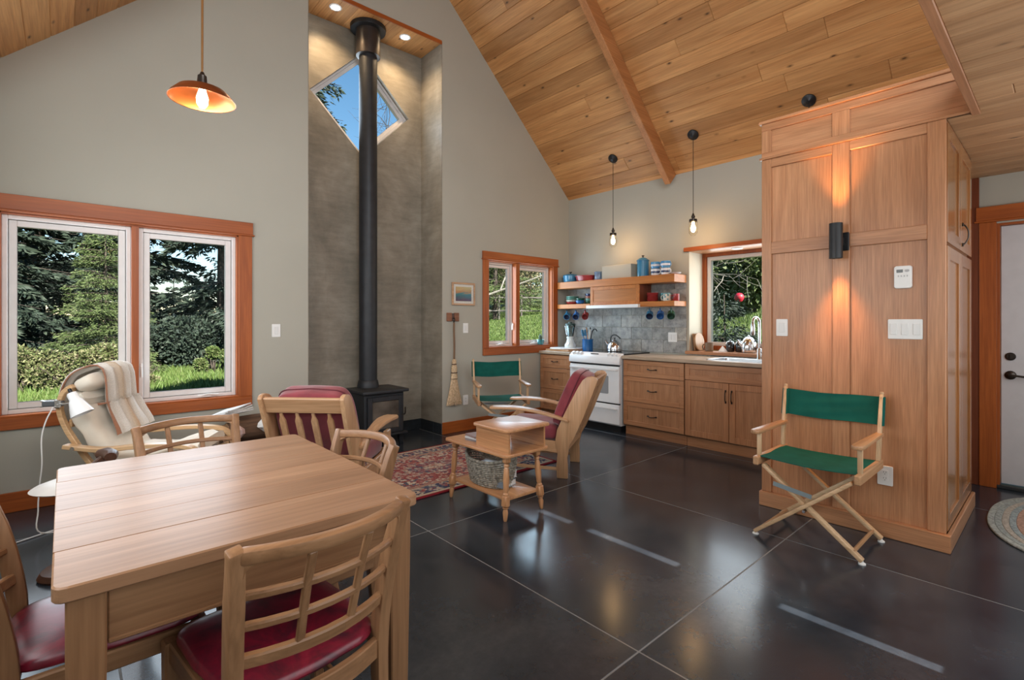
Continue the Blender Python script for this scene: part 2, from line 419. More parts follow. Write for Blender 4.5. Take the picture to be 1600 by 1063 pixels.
# niche: plaster side walls, back wall with the diamond opening, plank soffit
ni = struct('wall_niche')
YB = 5.27
MB().box(NX0-.2, NX0, YN+.002, YB, 0, NZ+.3, .0).build('side_wall', PLASTER, ni)
MB().box(NX1, NX1+.2, YN+.002, YB, 0, NZ+.3, .0).build('side_wall', PLASTER, ni)
DC = (2.485, 3.725); DH = .585
def diamond_wall():
    m = MB(); V = []
    A = [(NX0-.2, 0), (NX1+.2, 0), (NX1+.2, NZ+.3), (NX0-.2, NZ+.3)]
    D = [(DC[0], DC[1]-DH), (DC[0]+DH, DC[1]), (DC[0], DC[1]+DH), (DC[0]-DH, DC[1])]
    for y in (YB, YB+.18):
        for p in A+D: V.append((p[0], y, p[1]))
    F = []
    for o in (0, 8):
        for f in ((0, 1, 4), (1, 5, 4), (1, 2, 5), (2, 6, 5), (2, 3, 6), (3, 7, 6), (3, 0, 7), (0, 4, 7)): F.append([i+o for i in f])
    for k in range(4):
        a, b = k, (k+1) % 4
        F.append([a, b, b+8, a+8]); F.append([4+a, 4+b, 4+b+8, 4+a+8])
    return m.add(V, F)
diamond_wall().build('back_wall', PLASTER, ni)
w4 = struct('window_4', None, None, (DC[0], YB, DC[1]))
def dia_ring(h0, h1, y0, y1):
    m = MB(); V = []
    for y in (y0, y1):
        for h in (h0, h1): V += [(0, y, -h), (h, y, 0), (0, y, h), (-h, y, 0)]
    F = []
    for k in range(4):
        a, b = k, (k+1) % 4
        F += [[a, b, 4+b, 4+a], [8+a, 8+b, 12+b, 12+a], [a, b, 8+b, 8+a], [4+a, 4+b, 12+b, 12+a]]
    return m.add(V, F)
dia_ring(DH-.002, DH-.035, .055, .14).build('window_frame', VINYL, w4)
dia_ring(DH-.036, DH-.085, .075, .125).build('sash', VINYL, w4)
MB().prism([(0, -DH+.08), (DH-.08, 0), (0, DH-.08), (-DH+.08, 0)], lambda p: (p[0], .098, p[1]), lambda p: (p[0], .104, p[1])).build('pane', GLASS, w4)
bn = struct('baseboard_niche')
TILE = plain('black_base_tile', (.02, .024, .028), .25, var=.15)
for k in range(5): MB().box(NX0+.02+k*.298, NX0+.02+k*.298+.293, YB-.012, YB, .0, .125, .002).build('tile', TILE, bn)
MB().box(NX1-.012, NX1, YN+.16, YB-.015, 0, .125, .002).build('tile', TILE, bn); MB().box(NX1-.012, NX1, YN+.003, YN+.155, 0, .125, .002).build('tile', TILE, bn)
MB().box(NX0, NX0+.012, YN+.003, YB-.015, 0, .125, .002).build('tile', TILE, bn)

# east wall with kitchen window bump-out and door opening
KW = (1.52, 2.96, .955, 2.13); DR = (-.52, .374, 0, 2.07)
mb = MB(); ys = [YS-.1, DR[0], DR[1], KW[0], KW[1], YN+.17]
wall_cells(mb, ys, [KW, DR], 0, 1, lambda y: ZE+.02)
for i, v in enumerate(mb.v): mb.v[i] = (XE+(.14 if v[1] > .5 else 0), v[0], v[2])
tag(mb.build('wall_east', WALL), kind='structure')
kr = struct('wall_bay')
KX = 5.83
MB().box(XE+.002, KX, KW[1]-.004, KW[1]+.1, KW[2]-.1, KW[3]+.15, 0).build('side_reveal', CREAM, kr)
MB().box(XE+.002, KX, KW[0]-.1, KW[0]+.004, KW[2]-.1, KW[3]+.15, 0).build('side_reveal', CREAM, kr)
MB().box(XE+.14, KX+.05, KW[0]-.1, KW[1]+.1, KW[3], KW[3]+.15, 0).build('head_reveal', CREAM, kr)
MB().box(XE+.14, KX+.05, KW[0]-.1, KW[1]+.1, KW[2]-.15, KW[2]-.03, 0).build('seat_reveal', CREAM, kr)
# south and west walls (behind and beside the camera); slots added to the south one shape the sun strips on the floor
mb = MB(); SX = (2.415, 2.465)
slots = [(SX[0], SX[1], .85, 1.275), (SX[0], SX[1], 1.605, 2.06), (SX[0], SX[1], 2.135, 2.36)]
wall_cells(mb, [XW-.1, SX[0], SX[1], XR, XE+.1], slots, YS-.04, YS, lambda x: ztop(min(max(x, XW), XE))+.03)
tag(mb.build('wall_south', WALL), kind='structure')
tag(MB().box(XW-.1, XW, YS-.1, YN+.17, 0, ZW+.02, 0).build('wall_west', WALL), kind='structure')

sun_slot = struct('sun_slot_glazing')
for s_ in slots: MB().box(s_[0], s_[1], YS-.028, YS-.022, s_[2], s_[3], 0).build('pane', GLASS, sun_slot)
# ceilings: every board its own piece
def slope_boards(side, parent):
    d = Vector((1, 0, -SL)).normalized() if side > 0 else Vector((-1, 0, -SL)).normalized()
    n = Vector((-SL, 0, -1)).normalized() if side > 0 else Vector((SL, 0, -1)).normalized()
    R = Matrix((d, Vector((0, 1, 0)), n)).transposed(); W = .172
    tot = ((XE-XR) if side > 0 else (XR-XW))*math.hypot(1, SL)
    apex = Vector((XR, 0, ZE+SL*(XE-XR)))
    k = 0; s = .0
    while s < tot:
        w = min(W, tot-s)
        y = YS; cuts = [YS]
        if side > 0:
            c = random.uniform(.6, 3.6)
            cuts.append(YS+c); cuts.append(YS+c+random.uniform(1.9, 2.6)) if c < 2.6 else None
            cuts = [c for c in cuts if c < YN-.3]
        cuts.append(YN+.02)
        for a, b in zip(cuts[:-1], cuts[1:]):
            c = apex+d*(s+w/2)-n*.009; c.y = (a+b)/2
            MB().obox(c, (w-.0015, b-a-.001, .018), R, .005).build('plank', pine('y'), parent)
        s += W
ce = struct('ceiling'); slope_boards(1, ce); slope_boards(-1, ce)
cl = struct('ceiling_loft'); x = XW
while x < XE:
    w = min(.148, XE-x) if x > XW else (3.70-XW) % .148
    a = random.uniform(-.3, .2)
    yl = .322 if x+w/2 < 3.70 else (.462 if x+w/2 < 4.80 else 1.50)
    for y0, y1 in (((YS, a), (a, yl)) if random.random() < .5 else ((YS, yl),)):
        MB().box(x+.0005, x+w-.0005, y0+.0005, y1-.0005, 2.447, 2.462, .004).build('plank', wood('loft_pine', (.36, .185, .085), (.56, .34, .18), 'y', .5, knots=True, rand=.1, grain=8), cl)
    x += w
cn = struct('ceiling_niche'); x = NX0
while x < NX1:
    w = min(.172, NX1-x); MB().box(x+.0005, x+w-.0005, YN+.012, YB, NZ, NZ+.02, .003).build('plank', pine('y'), cn); x += .172
MB().box(NX0, NX1, YN-.004, YN+.012, NZ-.012, NZ+.03, .002).build('edge_strip', fir('x'), cn)
tag(MB().box(XW, XE, YS, .32, 2.463, 2.68, 0).box(3.76, XE, .32, .46, 2.463, 2.68, 0).box(4.80, XE, .46, 1.50, 2.463, 2.68, 0).build('loft_floor', pine('y')), kind='structure')
tag(MB().box(XW, 3.735, .32, .357, 2.438, 2.70, .003).build('trim_1', wood('fir_fascia', (.30, .13, .06), (.46, .23, .12), 'x', .45)), kind='structure')
rf = struct('roof')
for sgn in (1, -1):
    xe = XE+.5 if sgn > 0 else XW-.5
    ze = ZE-SL*.5 if sgn > 0 else ZW-SL*.5
    za = ZE+SL*(XE-XR)
    MB().prism([(XR, za+.035), (xe, ze+.035), (xe, ze+.25), (XR, za+.25)], lambda p: (p[0], YS-.45, p[1]), lambda p: (p[0], YN+.75, p[1])).build('roof_slope', plain('roof_underside', (.3, .2, .12), .8), rf)
# rafter beams
rb = struct('roof_beam')
for sgn in (1, -1):
    d = Vector((sgn, 0, -SL)).normalized(); n = Vector((-sgn*SL, 0, -1)).normalized()
    Ls = ((XE-XR) if sgn > 0 else (XR-XW))*math.hypot(1, SL)
    c = Vector((XR, 3.16, ZE+SL*(XE-XR)))+d*(Ls/2)+n*.088
    MB().obox(c, (Ls-.0, .078, .176), Matrix((d, Vector((0, 1, 0)), n)).transposed(), .006).build('rafter', wood('fir_beam', (.34, .14, .05), (.50, .23, .09), 'x', .45, grain=9), rb)

# baseboards
bb = struct('baseboard_north')
for a, b in ((XW, NX0), (NX1, 4.845)): MB().box(a, b, YN-.018, YN, 0, .135, .003).build('board', fir('x'), bb)
bb = struct('baseboard_west'); MB().box(XW, XW+.018, YS, YN-.02, 0, .135, .003).build('board', fir('y'), bb)

# ------------------------------------------------------------------ windows
def bars(m, x0, x1, z0, z1, w, y0, y1, ch=.003):
    m.box(x0, x0+w, y0, y1, z0, z1, ch); m.box(x1-w, x1, y0, y1, z0, z1, ch)
    m.box(x0+w, x1-w, y0, y1, z0, z0+w, ch); m.box(x0+w, x1-w, y0, y1, z1-w, z1, ch); return m
def casement(par, x0, x1, z0, z1, y, latch, crank_x, fw=.03, sw=.042):
    bars(MB(), x0, x1, z0, z1, fw, y-.02, y+.06).build('window_frame', VINYL, par)
    s = bars(MB(), x0+fw+.003, x1-fw-.003, z0+fw+.003, z1-fw-.003, sw, y, y+.045).build('sash', VINYL, par)
    MB().box(x0+fw+sw-.006, x1-fw-sw+.006, y+.02, y+.026, z0+fw+sw-.006, z1-fw-sw+.006, 0).build('pane', GLASS, par)
    c = MB(); c.box(crank_x-.05, crank_x+.05, y-.035, y-.02, z0+.004, z0+.026, .003)
    c.tube([(crank_x-.03, y-.04, z0+.02), (crank_x+.02, y-.05, z0+.032), (crank_x+.10, y-.045, z0+.022)], .007, 6)
    c.build('crank_handle', PLATE, par)
    l = MB(); l.box(latch-.008, latch+.008, y-.03, y-.02, z0+.20, z0+.31, .003); l.bar((latch, y-.035, z0+.21), (latch, y-.045, z0+.29), .012, .012); l.build('latch', PLATE, par)
def casing(par, x0, x1, z0, z1, cw, head, sill, mull, y=YN):
    """fir casing round an opening; y is the wall face, room on -y"""
    for s, a, b in ((0, x0-cw, x0), (1, x1, x1+cw)):
        MB().box(a, b, y-.02, y, z0, z1, .002).build('side_casing', fir('z'), par)
        xx = (x0, x0+.012) if s == 0 else (x1-.012, x1)
        MB().box(xx[0], xx[1], y, y+.085, z0, z1, .001).build('jamb', fir('z'), par)
    MB().box(x0, x1, y, y+.085, z1-.012, z1, .001).build('head_jamb', fir('x'), par)
    MB().box(x0-cw-.006, x1+cw+.006, y-.027, y, z1+.014, z1+head, .002).build('head_casing', fir('x'), par)
    MB().box(x0-cw-.018, x1+cw+.018, y-.034, y, z1, z1+.013, .003).build('head_fillet', fir('x'), par)
    MB().box(x0-cw, x1+cw, y-.024, y, z0-sill, z0-.001, .003).build('apron', fir('x'), par)
    MB().box(x0, x1, y-.024, y+.085, z0-.001, z0+.011, .002).build('sill', fir('x'), par)
    MB().box(mull[0], mull[1], y-.008, y+.085, z0+.011, z1-.012, .002).build('mullion', fir('z'), par)
w1 = struct('window_1'); casing(w1, *BW, .105, .118, .087, (.387, .432))
casement(w1, -.318, .386, .662, 2.038, YN+.06, .366, .10); casement(w1, .433, 1.116, .662, 2.038, YN+.06, .452, .88)
w2 = struct('window_2'); casing(w2, *SW_, .09, .105, .092, (4.39, 4.455))
casement(w2, 3.937, 4.389, .987, 2.058, YN+.085, 4.375, 4.15, .028, .036); casement(w2, 4.456, 5.073, .987, 2.058, YN+.085, 4.47, 4.75, .028, .036)
# kitchen window (in the bay, facing east)
w3 = struct('window_3', None, None, (KX-.05, 0, 0)); w3.rotation_euler = (0, 0, -PI/2)      # local +y -> world +x, local x -> -world y
def kx(y): return -y
bars(MB(), kx(KW[1])+.002, kx(KW[0])-.002, KW[2]+.01, KW[3]-.002, .05, -.035, .05).build('inner_casing', fir('z'), w3)
bars(MB(), kx(KW[1])+.053, kx(KW[0])-.053, KW[2]+.06, KW[3]-.053, .045, -.012, .05).build('window_frame', VINYL, w3)
MB().box(kx(KW[1])+.09, kx(KW[0])-.09, .012, .018, KW[2]+.1, KW[3]-.09, 0).build('pane', GLASS, w3)
MB().box(XE-.03, KX-.08, KW[0], KW[1]+.035, KW[2]-.03, KW[2]+.005, .004).build('sill_shelf', cab('y'), kr)
MB().box(XE-.035, XE-.004, KW[0], KW[1]+.05, KW[3]-.012, KW[3]+.035, .004).build('head_board', fir('y'), kr)
MB().box(XE-.004, KX-.085, KW[0], KW[1], KW[3]-.014, KW[3]-.001, .001).build('head_lining', cab('y'), kr)

# entry door in the east wall
d1 = struct('door_1', None, None, (XE, 0, 0))
MB().box(.045, .085, DR[0]+.02, DR[1]-.02, .035, DR[3]-.02, .003).build('door_panel', plain('white_door_paint', (.62, .61, .62), .45, var=.02), d1)
for a, b in ((DR[1]-.0, DR[1]+.10), (DR[0]-.10, DR[0])): MB().box(-.022, 0, a, b, 0, DR[3]+.012, .003).build('side_casing', fir('z'), d1)
MB().box(-.03, 0, DR[0]-.12, DR[1]+.118, DR[3]+.026, DR[3]+.135, .003).build('head_casing', fir('y'), d1)
MB().box(-.036, 0, DR[0]-.13, DR[1]+.128, DR[3]+.012, DR[3]+.026, .003).build('head_fillet', fir('y'), d1)
for a, b in ((DR[1]-.018, DR[1]), (DR[0], DR[0]+.018)): MB().box(0, .12, a, b, 0, DR[3], .001).build('jamb', fir('z'), d1)
MB().box(0, .12, DR[0]+.018, DR[1]-.018, DR[3]-.018, DR[3], .001).build('head_jamb', fir('y'), d1)
MB().box(-.005, .14, DR[0], DR[1], 0, .028, .004).build('threshold', plain('dark_threshold', (.05, .055, .06), .4, .4), d1)
RYm = RY(-90)
hd = MB().lathe([(.031, 0), (.031, .008), (.024, .014), (0, .015)], (.045, .30, 1.03), 18, RYm); hd.box(.020, .032, .294, .306, 1.012, 1.048, .002); hd.build('deadbolt', BRONZE, d1)
hd = MB().lathe([(.034, 0), (.034, .008), (.026, .016), (.012, .02), (.011, .05), (0, .052)], (.045, .30, .885), 18, RYm); hd.tube([(-.005, .30, .885), (-.008, .26, .884), (-.004, .20, .876), (-.001, .175, .87)], .008, 8); hd.build('door_handle', BRONZE, d1)
tag(MB().box(XE-.016, XE, .474, .62, 0, 2.447, .003).build('trim_2', wood('red_fir_board', (.13, .03, .012), (.22, .06, .022), 'z', .4)), kind='structure')

# slate backsplash
bs = struct('backsplash'); tm = None
r = 0; z = .925
while z < 1.86:
    h = min(.152, 1.86-z); y = 2.985-(.155 if r % 2 else 0)
    while y < YN:
        a, b = max(y, 2.985), min(y+.305, YN)
        if b-a > .02: MB().box(XE-.009-random.uniform(0, .002), XE, a+.001, b-.001, z+.001, z+h-.001, .0015).build('tile', SLATE, bs)
        y += .306
    z += .153; r += 1
y = 1.47
while y < 2.985: MB().box(XE-.01, XE, y+.001, min(y+.305, 2.985)-.001, .911, .924, .001).build('tile', SLATE, bs); y += .306
# ------------------------------------------------------------------ tall panelled cabinet
CX, CY0, CY1 = 3.70, .46, 1.46
tc = thing('tall_cabinet', 'tall fir panelled cabinet block with wall sconce beside the kitchen', 'cabinet', (CX, CY0, 0))
D_ = 1.08; Wd = CY1-CY0
MB().box(.022, D_, .022, Wd-.002, .0, 2.447, .002).build('body', cab('z'), tc)
def vbar(y0, y1, z0, z1, nm='stile', t=.0, a='z'): return MB().box(t, .022, y0, y1, z0, z1, .003).build(nm, cab(a), tc)
sy = lambda v: v-CY0
vbar(0, .084, .10, 2.70 if False else 2.447); vbar(sy(.925), sy(1.022), .10, 2.447); vbar(sy(1.396), Wd, .10, 2.447)
for a, b in ((.084, sy(.925)), (sy(1.022), sy(1.396))):
    vbar(a, b, 1.776, 1.862, 'rail', 0, 'y'); vbar(a, b, 2.388, 2.447, 'rail', 0, 'y'); 
    MB().box(.017, .024, a, b, .10, 1.776, .001).build('panel', cab('z'), tc); MB().box(.017, .024, a, b, 1.862, 2.388, .001).build('panel', cab('z'), tc)
MB().box(-.022, .02, -.022, Wd+.01, 0, .10, .004).build('base_board', cab('y'), tc)
MB().box(.02, D_, -.022, 0, 0, .10, .004).build('base_board', cab('x'), tc)
# parapet above the loft floor line
MB().box(-.012, .022, -.115, Wd+.012, 2.447, 2.462, .002).build('ledge', cab('y'), tc)
PZ0, PZ1 = 2.462, 2.70
MB().box(.014, .03, -.13, Wd, PZ0, PZ1, .001).build('panel', cab('y'), tc)
for a, b in ((-.13, Wd),): MB().box(0, .022, a, b, PZ0, PZ0+.035, .002).build('rail', cab('y'), tc); MB().box(0, .022, a, b, PZ1-.05, PZ1, .002).build('rail', cab('y'), tc)
for a, b in ((sy(.925), sy(1.022)), (sy(1.396), Wd)): MB().box(0, .022, a, b, PZ0+.035, PZ1-.05, .002).build('stile', cab('z'), tc)
MB().box(-.016, .06, -.13, Wd+.016, PZ1, PZ1+.022, .004).build('crown', cab('y'), tc)
MB().box(.04, D_, Wd-.02, Wd, 2.447, PZ1, .002).build('side_panel', cab('x'), tc)
MB().box(.06, D_, .0, Wd-.02, 2.447, 2.47, .0).build('deck', cab('x'), tc)
# right-hand side (facing -y): two upper doors, two tall lower doors
PANEL = wood('fir_panel', (.38, .175, .08), (.52, .27, .14), 'z', .36, rand=.05, coat=.12, grain=16)
def shaker(m, x0, x1, z0, z1, y=0, t=.02, fw=.055, rec=.012, d=-1, pan=None):
    """a framed door in the xz plane, front at y, facing d*y; m gets the frame, the panel is a piece of its own"""
    yb = y-d*t; yr = y-d*rec
    a, b = sorted((y, yb))
    m.box(x0, x0+fw, a, b, z0, z1, .002); m.box(x1-fw, x1, a, b, z0, z1, .002)
    m.box(x0+fw, x1-fw, a, b, z0, z0+fw, .002); m.box(x0+fw, x1-fw, a, b, z1-fw, z1, .002)
    a, b = sorted((yr, yb)); m.box(x0+fw-.002, x1-fw+.002, a, b, z0+fw-.002, z1-fw+.002, .001, mi=1); return m
def pull(L_=.10, horiz=True):
    """arched bronze pull on local xz plane, standing out to -y"""
    m = MB(); P = [(-L_/2, 0, 0), (-L_/2*.9, -.012, .0), (-L_/4, -.026, -.003), (0, -.030, -.005), (L_/4, -.026, -.003), (L_/2*.9, -.012, .0), (L_/2, 0, 0)]
    if not horiz: P = [(-p[2], p[1], p[0]) for p in P]
    m.tube(catmull(P, 4), .0048, 6)
    for s in (-1, 1):
        c = (s*L_/2, -.004, 0) if horiz else (0, -.004, s*L_/2)
        m.obox(c, (.022, .008, .014) if horiz else (.014, .008, .022), None, .003)
    return m
gl = wood('glossy_fir_door', (.30, .12, .04), (.42, .20, .075), 'z', .16, coat=.5, grain=16)
for x0, x1 in ((.03, .545), (.55, 1.065)):
    d = shaker(MB(), x0, x1, 1.755, 2.43, -.004, .022, .075, .010).build('upper_door', [gl, gl], tc)
    lo = shaker(MB(), x0, x1, .11, 1.735, -.004, .022, .075, .010).build('lower_door', [gl, gl], tc)
h = pull(.13, False)
for i, v in enumerate(h.v): h.v[i] = (v[0]+.60, v[1]-.004, v[2]+1.86)
h.build('door_pull', BRONZE, tc)

# things on the cabinet face (facing -x)
def face_plate(name, label, cat, y, z, w, hgt, gang, kind, face='x', group=None):
    """switch or outlet plate; local: plate in xz plane facing -y"""
    rz = {'x': -PI/2, 'y': 0}[face]; loc = (CX+(.0165 if face == 'x' else 0), y, z) if face == 'x' else (y, YN, z)
    t = thing(name, label, cat, loc, rz, group)
    MB().prism(rnd_poly(-w/2, w/2, -hgt/2, hgt/2, .006), lambda p: (p[0], 0, p[1]), lambda p: (p[0], -.007, p[1])).build('plate', PLATE, t, bev=.0015)
    g = w/gang
    for k in range(gang):
        cx = -w/2+g*(k+.5)*1.0
        if kind == 'switch': MB().obox((cx, -.008, 0), (.033, .006, .067), None, .0015).build('rocker', plain('rocker_white', (.74, .74, .72), .3, var=.01), t)
        else:
            MB().prism(rnd_poly(cx-.017, cx+.017, -.034, .034, .008), lambda p: (p[0], -.006, p[1]), lambda p: (p[0], -.009, p[1])).build('receptacle', PLATE, t)
            s = MB()
            for zc in (.018, -.018):
                for dx in (-.006, .006): s.obox((cx+dx, -.009, zc+.004), (.002, .002, .008), None, 0)
                s.obox((cx, -.009, zc-.008), (.004, .002, .004), None, 0)
            s.build('slots', BLACK, t)
    return t
face_plate('light_switch', 'wide white three rocker switch plate on the fir cabinet face', 'switch', .647, 1.256, .165, .118, 3, 'switch')
face_plate('light_switch', 'single white rocker switch at the left edge of the fir cabinet', 'switch', 1.329, 1.26, .074, .118, 1, 'switch')
face_plate('wall_outlet', 'white power outlet low on the fir cabinet behind the green chair', 'outlet', .744, .366, .078, .118, 1, 'outlet')
face_plate('light_switch', 'single white rocker switch on the wall between large window and stove niche', 'switch', 1.437, 1.22, .074, .118, 1, 'switch', 'y')
face_plate('light_switch', 'single white rocker switch on the wall beside the hanging broom', 'switch', 3.575, 1.225, .074, .118, 1, 'switch', 'y')
face_plate('wall_outlet', 'white outlet half hidden by the broom bristles', 'outlet', 3.575, .365, .074, .118, 1, 'outlet', 'y')
th = thing('thermostat', 'white wall thermostat with grey screen on the fir cabinet', 'thermostat', (CX+.0165, .655, 1.565), -PI/2)
MB().prism(rnd_poly(-.043, .043, -.068, .068, .014), lambda p: (p[0], 0, p[1]), lambda p: (p[0]*.96, -.024, p[1]*.97)).build('case', PLATE, th, bev=.002)
MB().obox((-.014, -.0245, .036), (.030, .003, .018), None, .001).build('screen', plain('lcd_grey', (.03, .035, .03), .2), th)
MB().prism(rnd_poly(.010, .032, .030, .044, .006), lambda p: (p[0], -.023, p[1]), lambda p: (p[0], -.027, p[1])).build('button', plain('soft_grey', (.45, .45, .45), .5), th)
for k in range(4): MB().obox((-.020+k*.014, -.0245, .006), (.006, .003, .010), None, .001).build('button', plain('soft_grey', (.45, .45, .45), .5), th)
# sconce
sc = thing('wall_sconce', 'black cylinder up and down light on the fir cabinet', 'wall lamp', (CX, .955, 1.81), 0)
MB().obox((-.006, 0, 0), (.012, .06, .115), None, .003).build('backplate', BLACK, sc)
MB().obox((-.035, .012, 0), (.06, .035, .05), None, .004).build('arm', BLACK, sc)
m = MB().lathe([(.034, -.108), (.037, -.11), (.037, .11), (.034, .108), (.032, .06), (.0, .06)], (-.085, .022, 0), 24, caps=False)
m.lathe([(.034, -.108), (.032, -.06), (0, -.06)], (-.085, .022, 0), 24, caps=False); m.build('cylinder', BLACK, sc)
EMW = emit('warm_lamp_glow', (1.0, .72, .42), 9)
for s in (-1, 1): MB().lathe([(0, s*.075), (.03, s*.075)], (-.085, .022, 0), 16, caps=False).build('lamp_disc', EMW, sc)
for s in (-1, 1): lamp('sconce_light', 'SPOT', (CX-.085, .977, 1.81+s*.112), 30, (1.0, .46, .14), (0 if s < 0 else PI, 0, 0), spot_size=math.radians(66), spot_blend=1.0, shadow_soft_size=.03)

# ------------------------------------------------------------------ base cabinets along the east wall
FX = 4.82       # door faces
def cab_base(name, label, y0, y1, rows, doors=None):
    t = thing(name, label, 'cabinet', (FX, y1, 0), -PI/2)           # local x runs towards -y, local -y = out to the room
    w = y1-y0
    (MB().box(.002, w-.002, .021, XE-FX-.004, .105, .74 if doors else .868, .002) if not doors else MB().box(.002, w-.002, .021, XE-FX-.004, .105, .74, .002).box(.002, .02, .021, XE-FX-.004, .74, .868, .001).box(w-.02, w-.002, .021, XE-FX-.004, .74, .868, .001).box(.02, w-.02, .021, .04, .74, .868, .001)).build('body', wood('cabinet_box', (.13, .06, .03), (.2, .10, .05), 'z', .5), t)  # body colour darkened to paint the shade in the gaps between fronts
    MB().box(.0, w, .055, .075, .0, .105, .001).build('toe_kick', cab('x'), t)
    for z0, z1 in rows:
        d = shaker(MB(), .004, w-.004, z0, z1, 0, .02, .05, .008).build('drawer', [cab('x'), PANEL], t)
        if (z1, doors is None)[1]:
            p = pull(.10); p.v = [(v[0]+w/2, v[1], v[2]+(z0+z1)/2) for v in p.v]; p.build('drawer_pull', BRONZE, d)
    if doors:
        z0, z1 = doors
        for k in range(2):
            d = shaker(MB(), .004+k*w/2, w/2-.002+k*(w/2-.002), z0, z1, 0, .02, .06, .008).build('door', [cab('z'), PANEL], t)
            p = pull(.11, False); p.v = [(v[0]+w/2+(-.03 if k == 0 else .03), v[1], v[2]+z1-.13) for v in p.v]; p.build('door_pull', BRONZE, d)
    return t
cab_base('drawer_cabinet', 'narrow fir drawer cabinet in the corner left of the white range', 4.255, 4.80, ((.13, .405), (.41, .685), (.69, .862)))
cab_base('drawer_cabinet', 'wide three drawer fir cabinet right of the white range', 2.68, 3.445, ((.12, .385), (.39, .675), (.68, .862)))
cab_base('sink_cabinet', 'fir sink cabinet with two doors and a false drawer front', 1.745, 2.675, ((.70, .862),), (.12, .695))
cab_base('corner_cabinet', 'fir base cabinet mostly hidden behind the tall panelled block', 1.47, 1.74, ((.12, .862),))
CT = counter_m()
t = thing('countertop', 'pale stone look counter running from the range to the sink', 'counter', (0, 0, 0))
SKX = (4.93, 5.33); SKY = (1.82, 2.50)
cm = MB()
cm.box(4.795, SKX[0], 1.462, 3.45, .872, .91, .004); cm.box(SKX[1], XE-.011, 1.462, 3.45, .872, .91, .004)
cm.box(SKX[0], SKX[1], SKY[1], 3.45, .872, .91, .002); cm.box(SKX[0], SKX[1], 1.462, SKY[0], .872, .91, .002)
cm.build('worktop', CT, t)
t = thing('countertop', 'short pale counter in the corner under the blender', 'counter')
MB().box(4.795, XE-.011, 4.25, YN, .872, .91, .004).build('worktop', CT, t)
sk = thing('sink', 'stainless steel sink set into the counter under the kitchen window', 'sink', ((SKX[0]+SKX[1])/2, (SKY[0]+SKY[1])/2, .91))
STEEL = plain('brushed_steel', (.55, .56, .57), .28, 1.0, .04)
hw, hl = (SKX[1]-SKX[0])/2-.002, (SKY[1]-SKY[0])/2-.002
m = MB(); prof = [(1.06, .003), (1.0, .0045), (.965, .0), (.93, -.14), (.2, -.15), (.06, -.152)]
V = []; F = []; n = 24
base = rnd_poly(-hw, hw, -hl, hl, .05, 5); n = len(base)
for k, (s, z) in enumerate(prof): V += [((p[0]*s), (p[1]*(s if s < 1 else 1+(s-1)*.7)), z) for p in base]
for i in range(len(prof)-1):
    for k in range(n): F.append([i*n+k, i*n+(k+1) % n, (i+1)*n+(k+1) % n, (i+1)*n+k])
F.append([(len(prof)-1)*n+k for k in range(n)])
m.add(V, F, True); m.build('basin', STEEL, sk, recalc=False)
fc = thing('kitchen_faucet', 'tall chrome pull down faucet behind the sink', 'faucet', (5.365, 2.14, .91))
MB().lathe([(.028, 0), (.028, .006), (.024, .012), (.024, .10), (.020, .11), (.016, .115)], seg=18).build('base', CHROME, fc)
MB().tube(catmull([(0, 0, .10), (0, 0, .36), (-.012, .0, .41), (-.05, .01, .435), (-.09, .02, .42), (-.105, .022, .38)], 5), .0125, 12).build('spout', CHROME, fc)
MB().lathe([(.013, .38), (.019, .36), (.021, .27), (.017, .25), (0, .25)], (-.107, .022, 0), 14).build('spray_head', CHROME, fc)
MB().tube([(0, -.02, .07), (.0, -.05, .085), (-.01, -.10, .12)], [.009, .008, .006], 8).build('lever', CHROME, fc)

# ------------------------------------------------------------------ white range
rg = thing('range', 'white slide in electric range with black cooktop between the fir cabinets', 'stove', (4.785, 4.235, 0), -PI/2)
RW = .77
MB().box(.005, RW-.005, .03, .63, .08, .895, .004).build('body', WHITE, rg)
MB().box(.02, RW-.02, .05, .60, .0, .08, .0).build('plinth', BLACK, rg)
MB().box(.006, RW-.006, .075, .63, .897, .922, .003).build('cooktop', plain('black_ceramic_glass', (.012, .013, .015), .08, var=.02), rg)
pp = [(.0, .795), (-.012, .80), (-.014, .835), (.0, .885), (.05, .925), (.08, .928), (.08, .795)]
MB().prism(pp, lambda p: (.0, p[0], p[1]), lambda p: (RW, p[0], p[1])).build('control_panel', WHITE, rg, bev=.004, seg=2)
Rk = RX(49)
for kx_ in (.055, .115, .175, RW-.175, RW-.115, RW-.055):
    MB().lathe([(.0245, 0), (.024, .006), (.019, .009), (.017, .024), (0, .025)], (kx_, .024, .905), 14, RX(38)).build('knob', WHITE, rg)
MB().obox((RW/2, .024, .908), (.12, .004, .022), RX(40), .001).build('display', plain('dark_display', (.03, .02, .015), .2), rg)
MB().box(.006, RW-.006, -.004, .028, .345, .775, .006).build('oven_door', WHITE, rg)
MB().box(.02, RW-.02, .0, .03, .777, .794, .001).build('vent_gap', BLACK, rg)
MB().prism(rnd_poly(.16, RW-.16, .45, .66, .012), lambda p: (p[0], -.004, p[1]), lambda p: (p[0], -.008, p[1])).build('oven_window', plain('oven_glass_grey', (.30, .31, .32), .12, var=.02), rg)
hb = MB(); hb.sweep(catmull([(.03, -.01, .735), (.06, -.04, .74), (.2, -.052, .742), (RW-.2, -.052, .742), (RW-.06, -.04, .74), (RW-.03, -.01, .735)], 4), (.022, .026), (0, 0, 1)); hb.build('oven_handle', WHITE, rg, bev=.006, seg=2)
MB().box(.006, RW-.006, -.002, .028, .095, .328, .006).build('storage_drawer', WHITE, rg)
MB().box(.012, RW-.012, .005, .03, .329, .344, .001).build('drawer_gap', BLACK, rg)
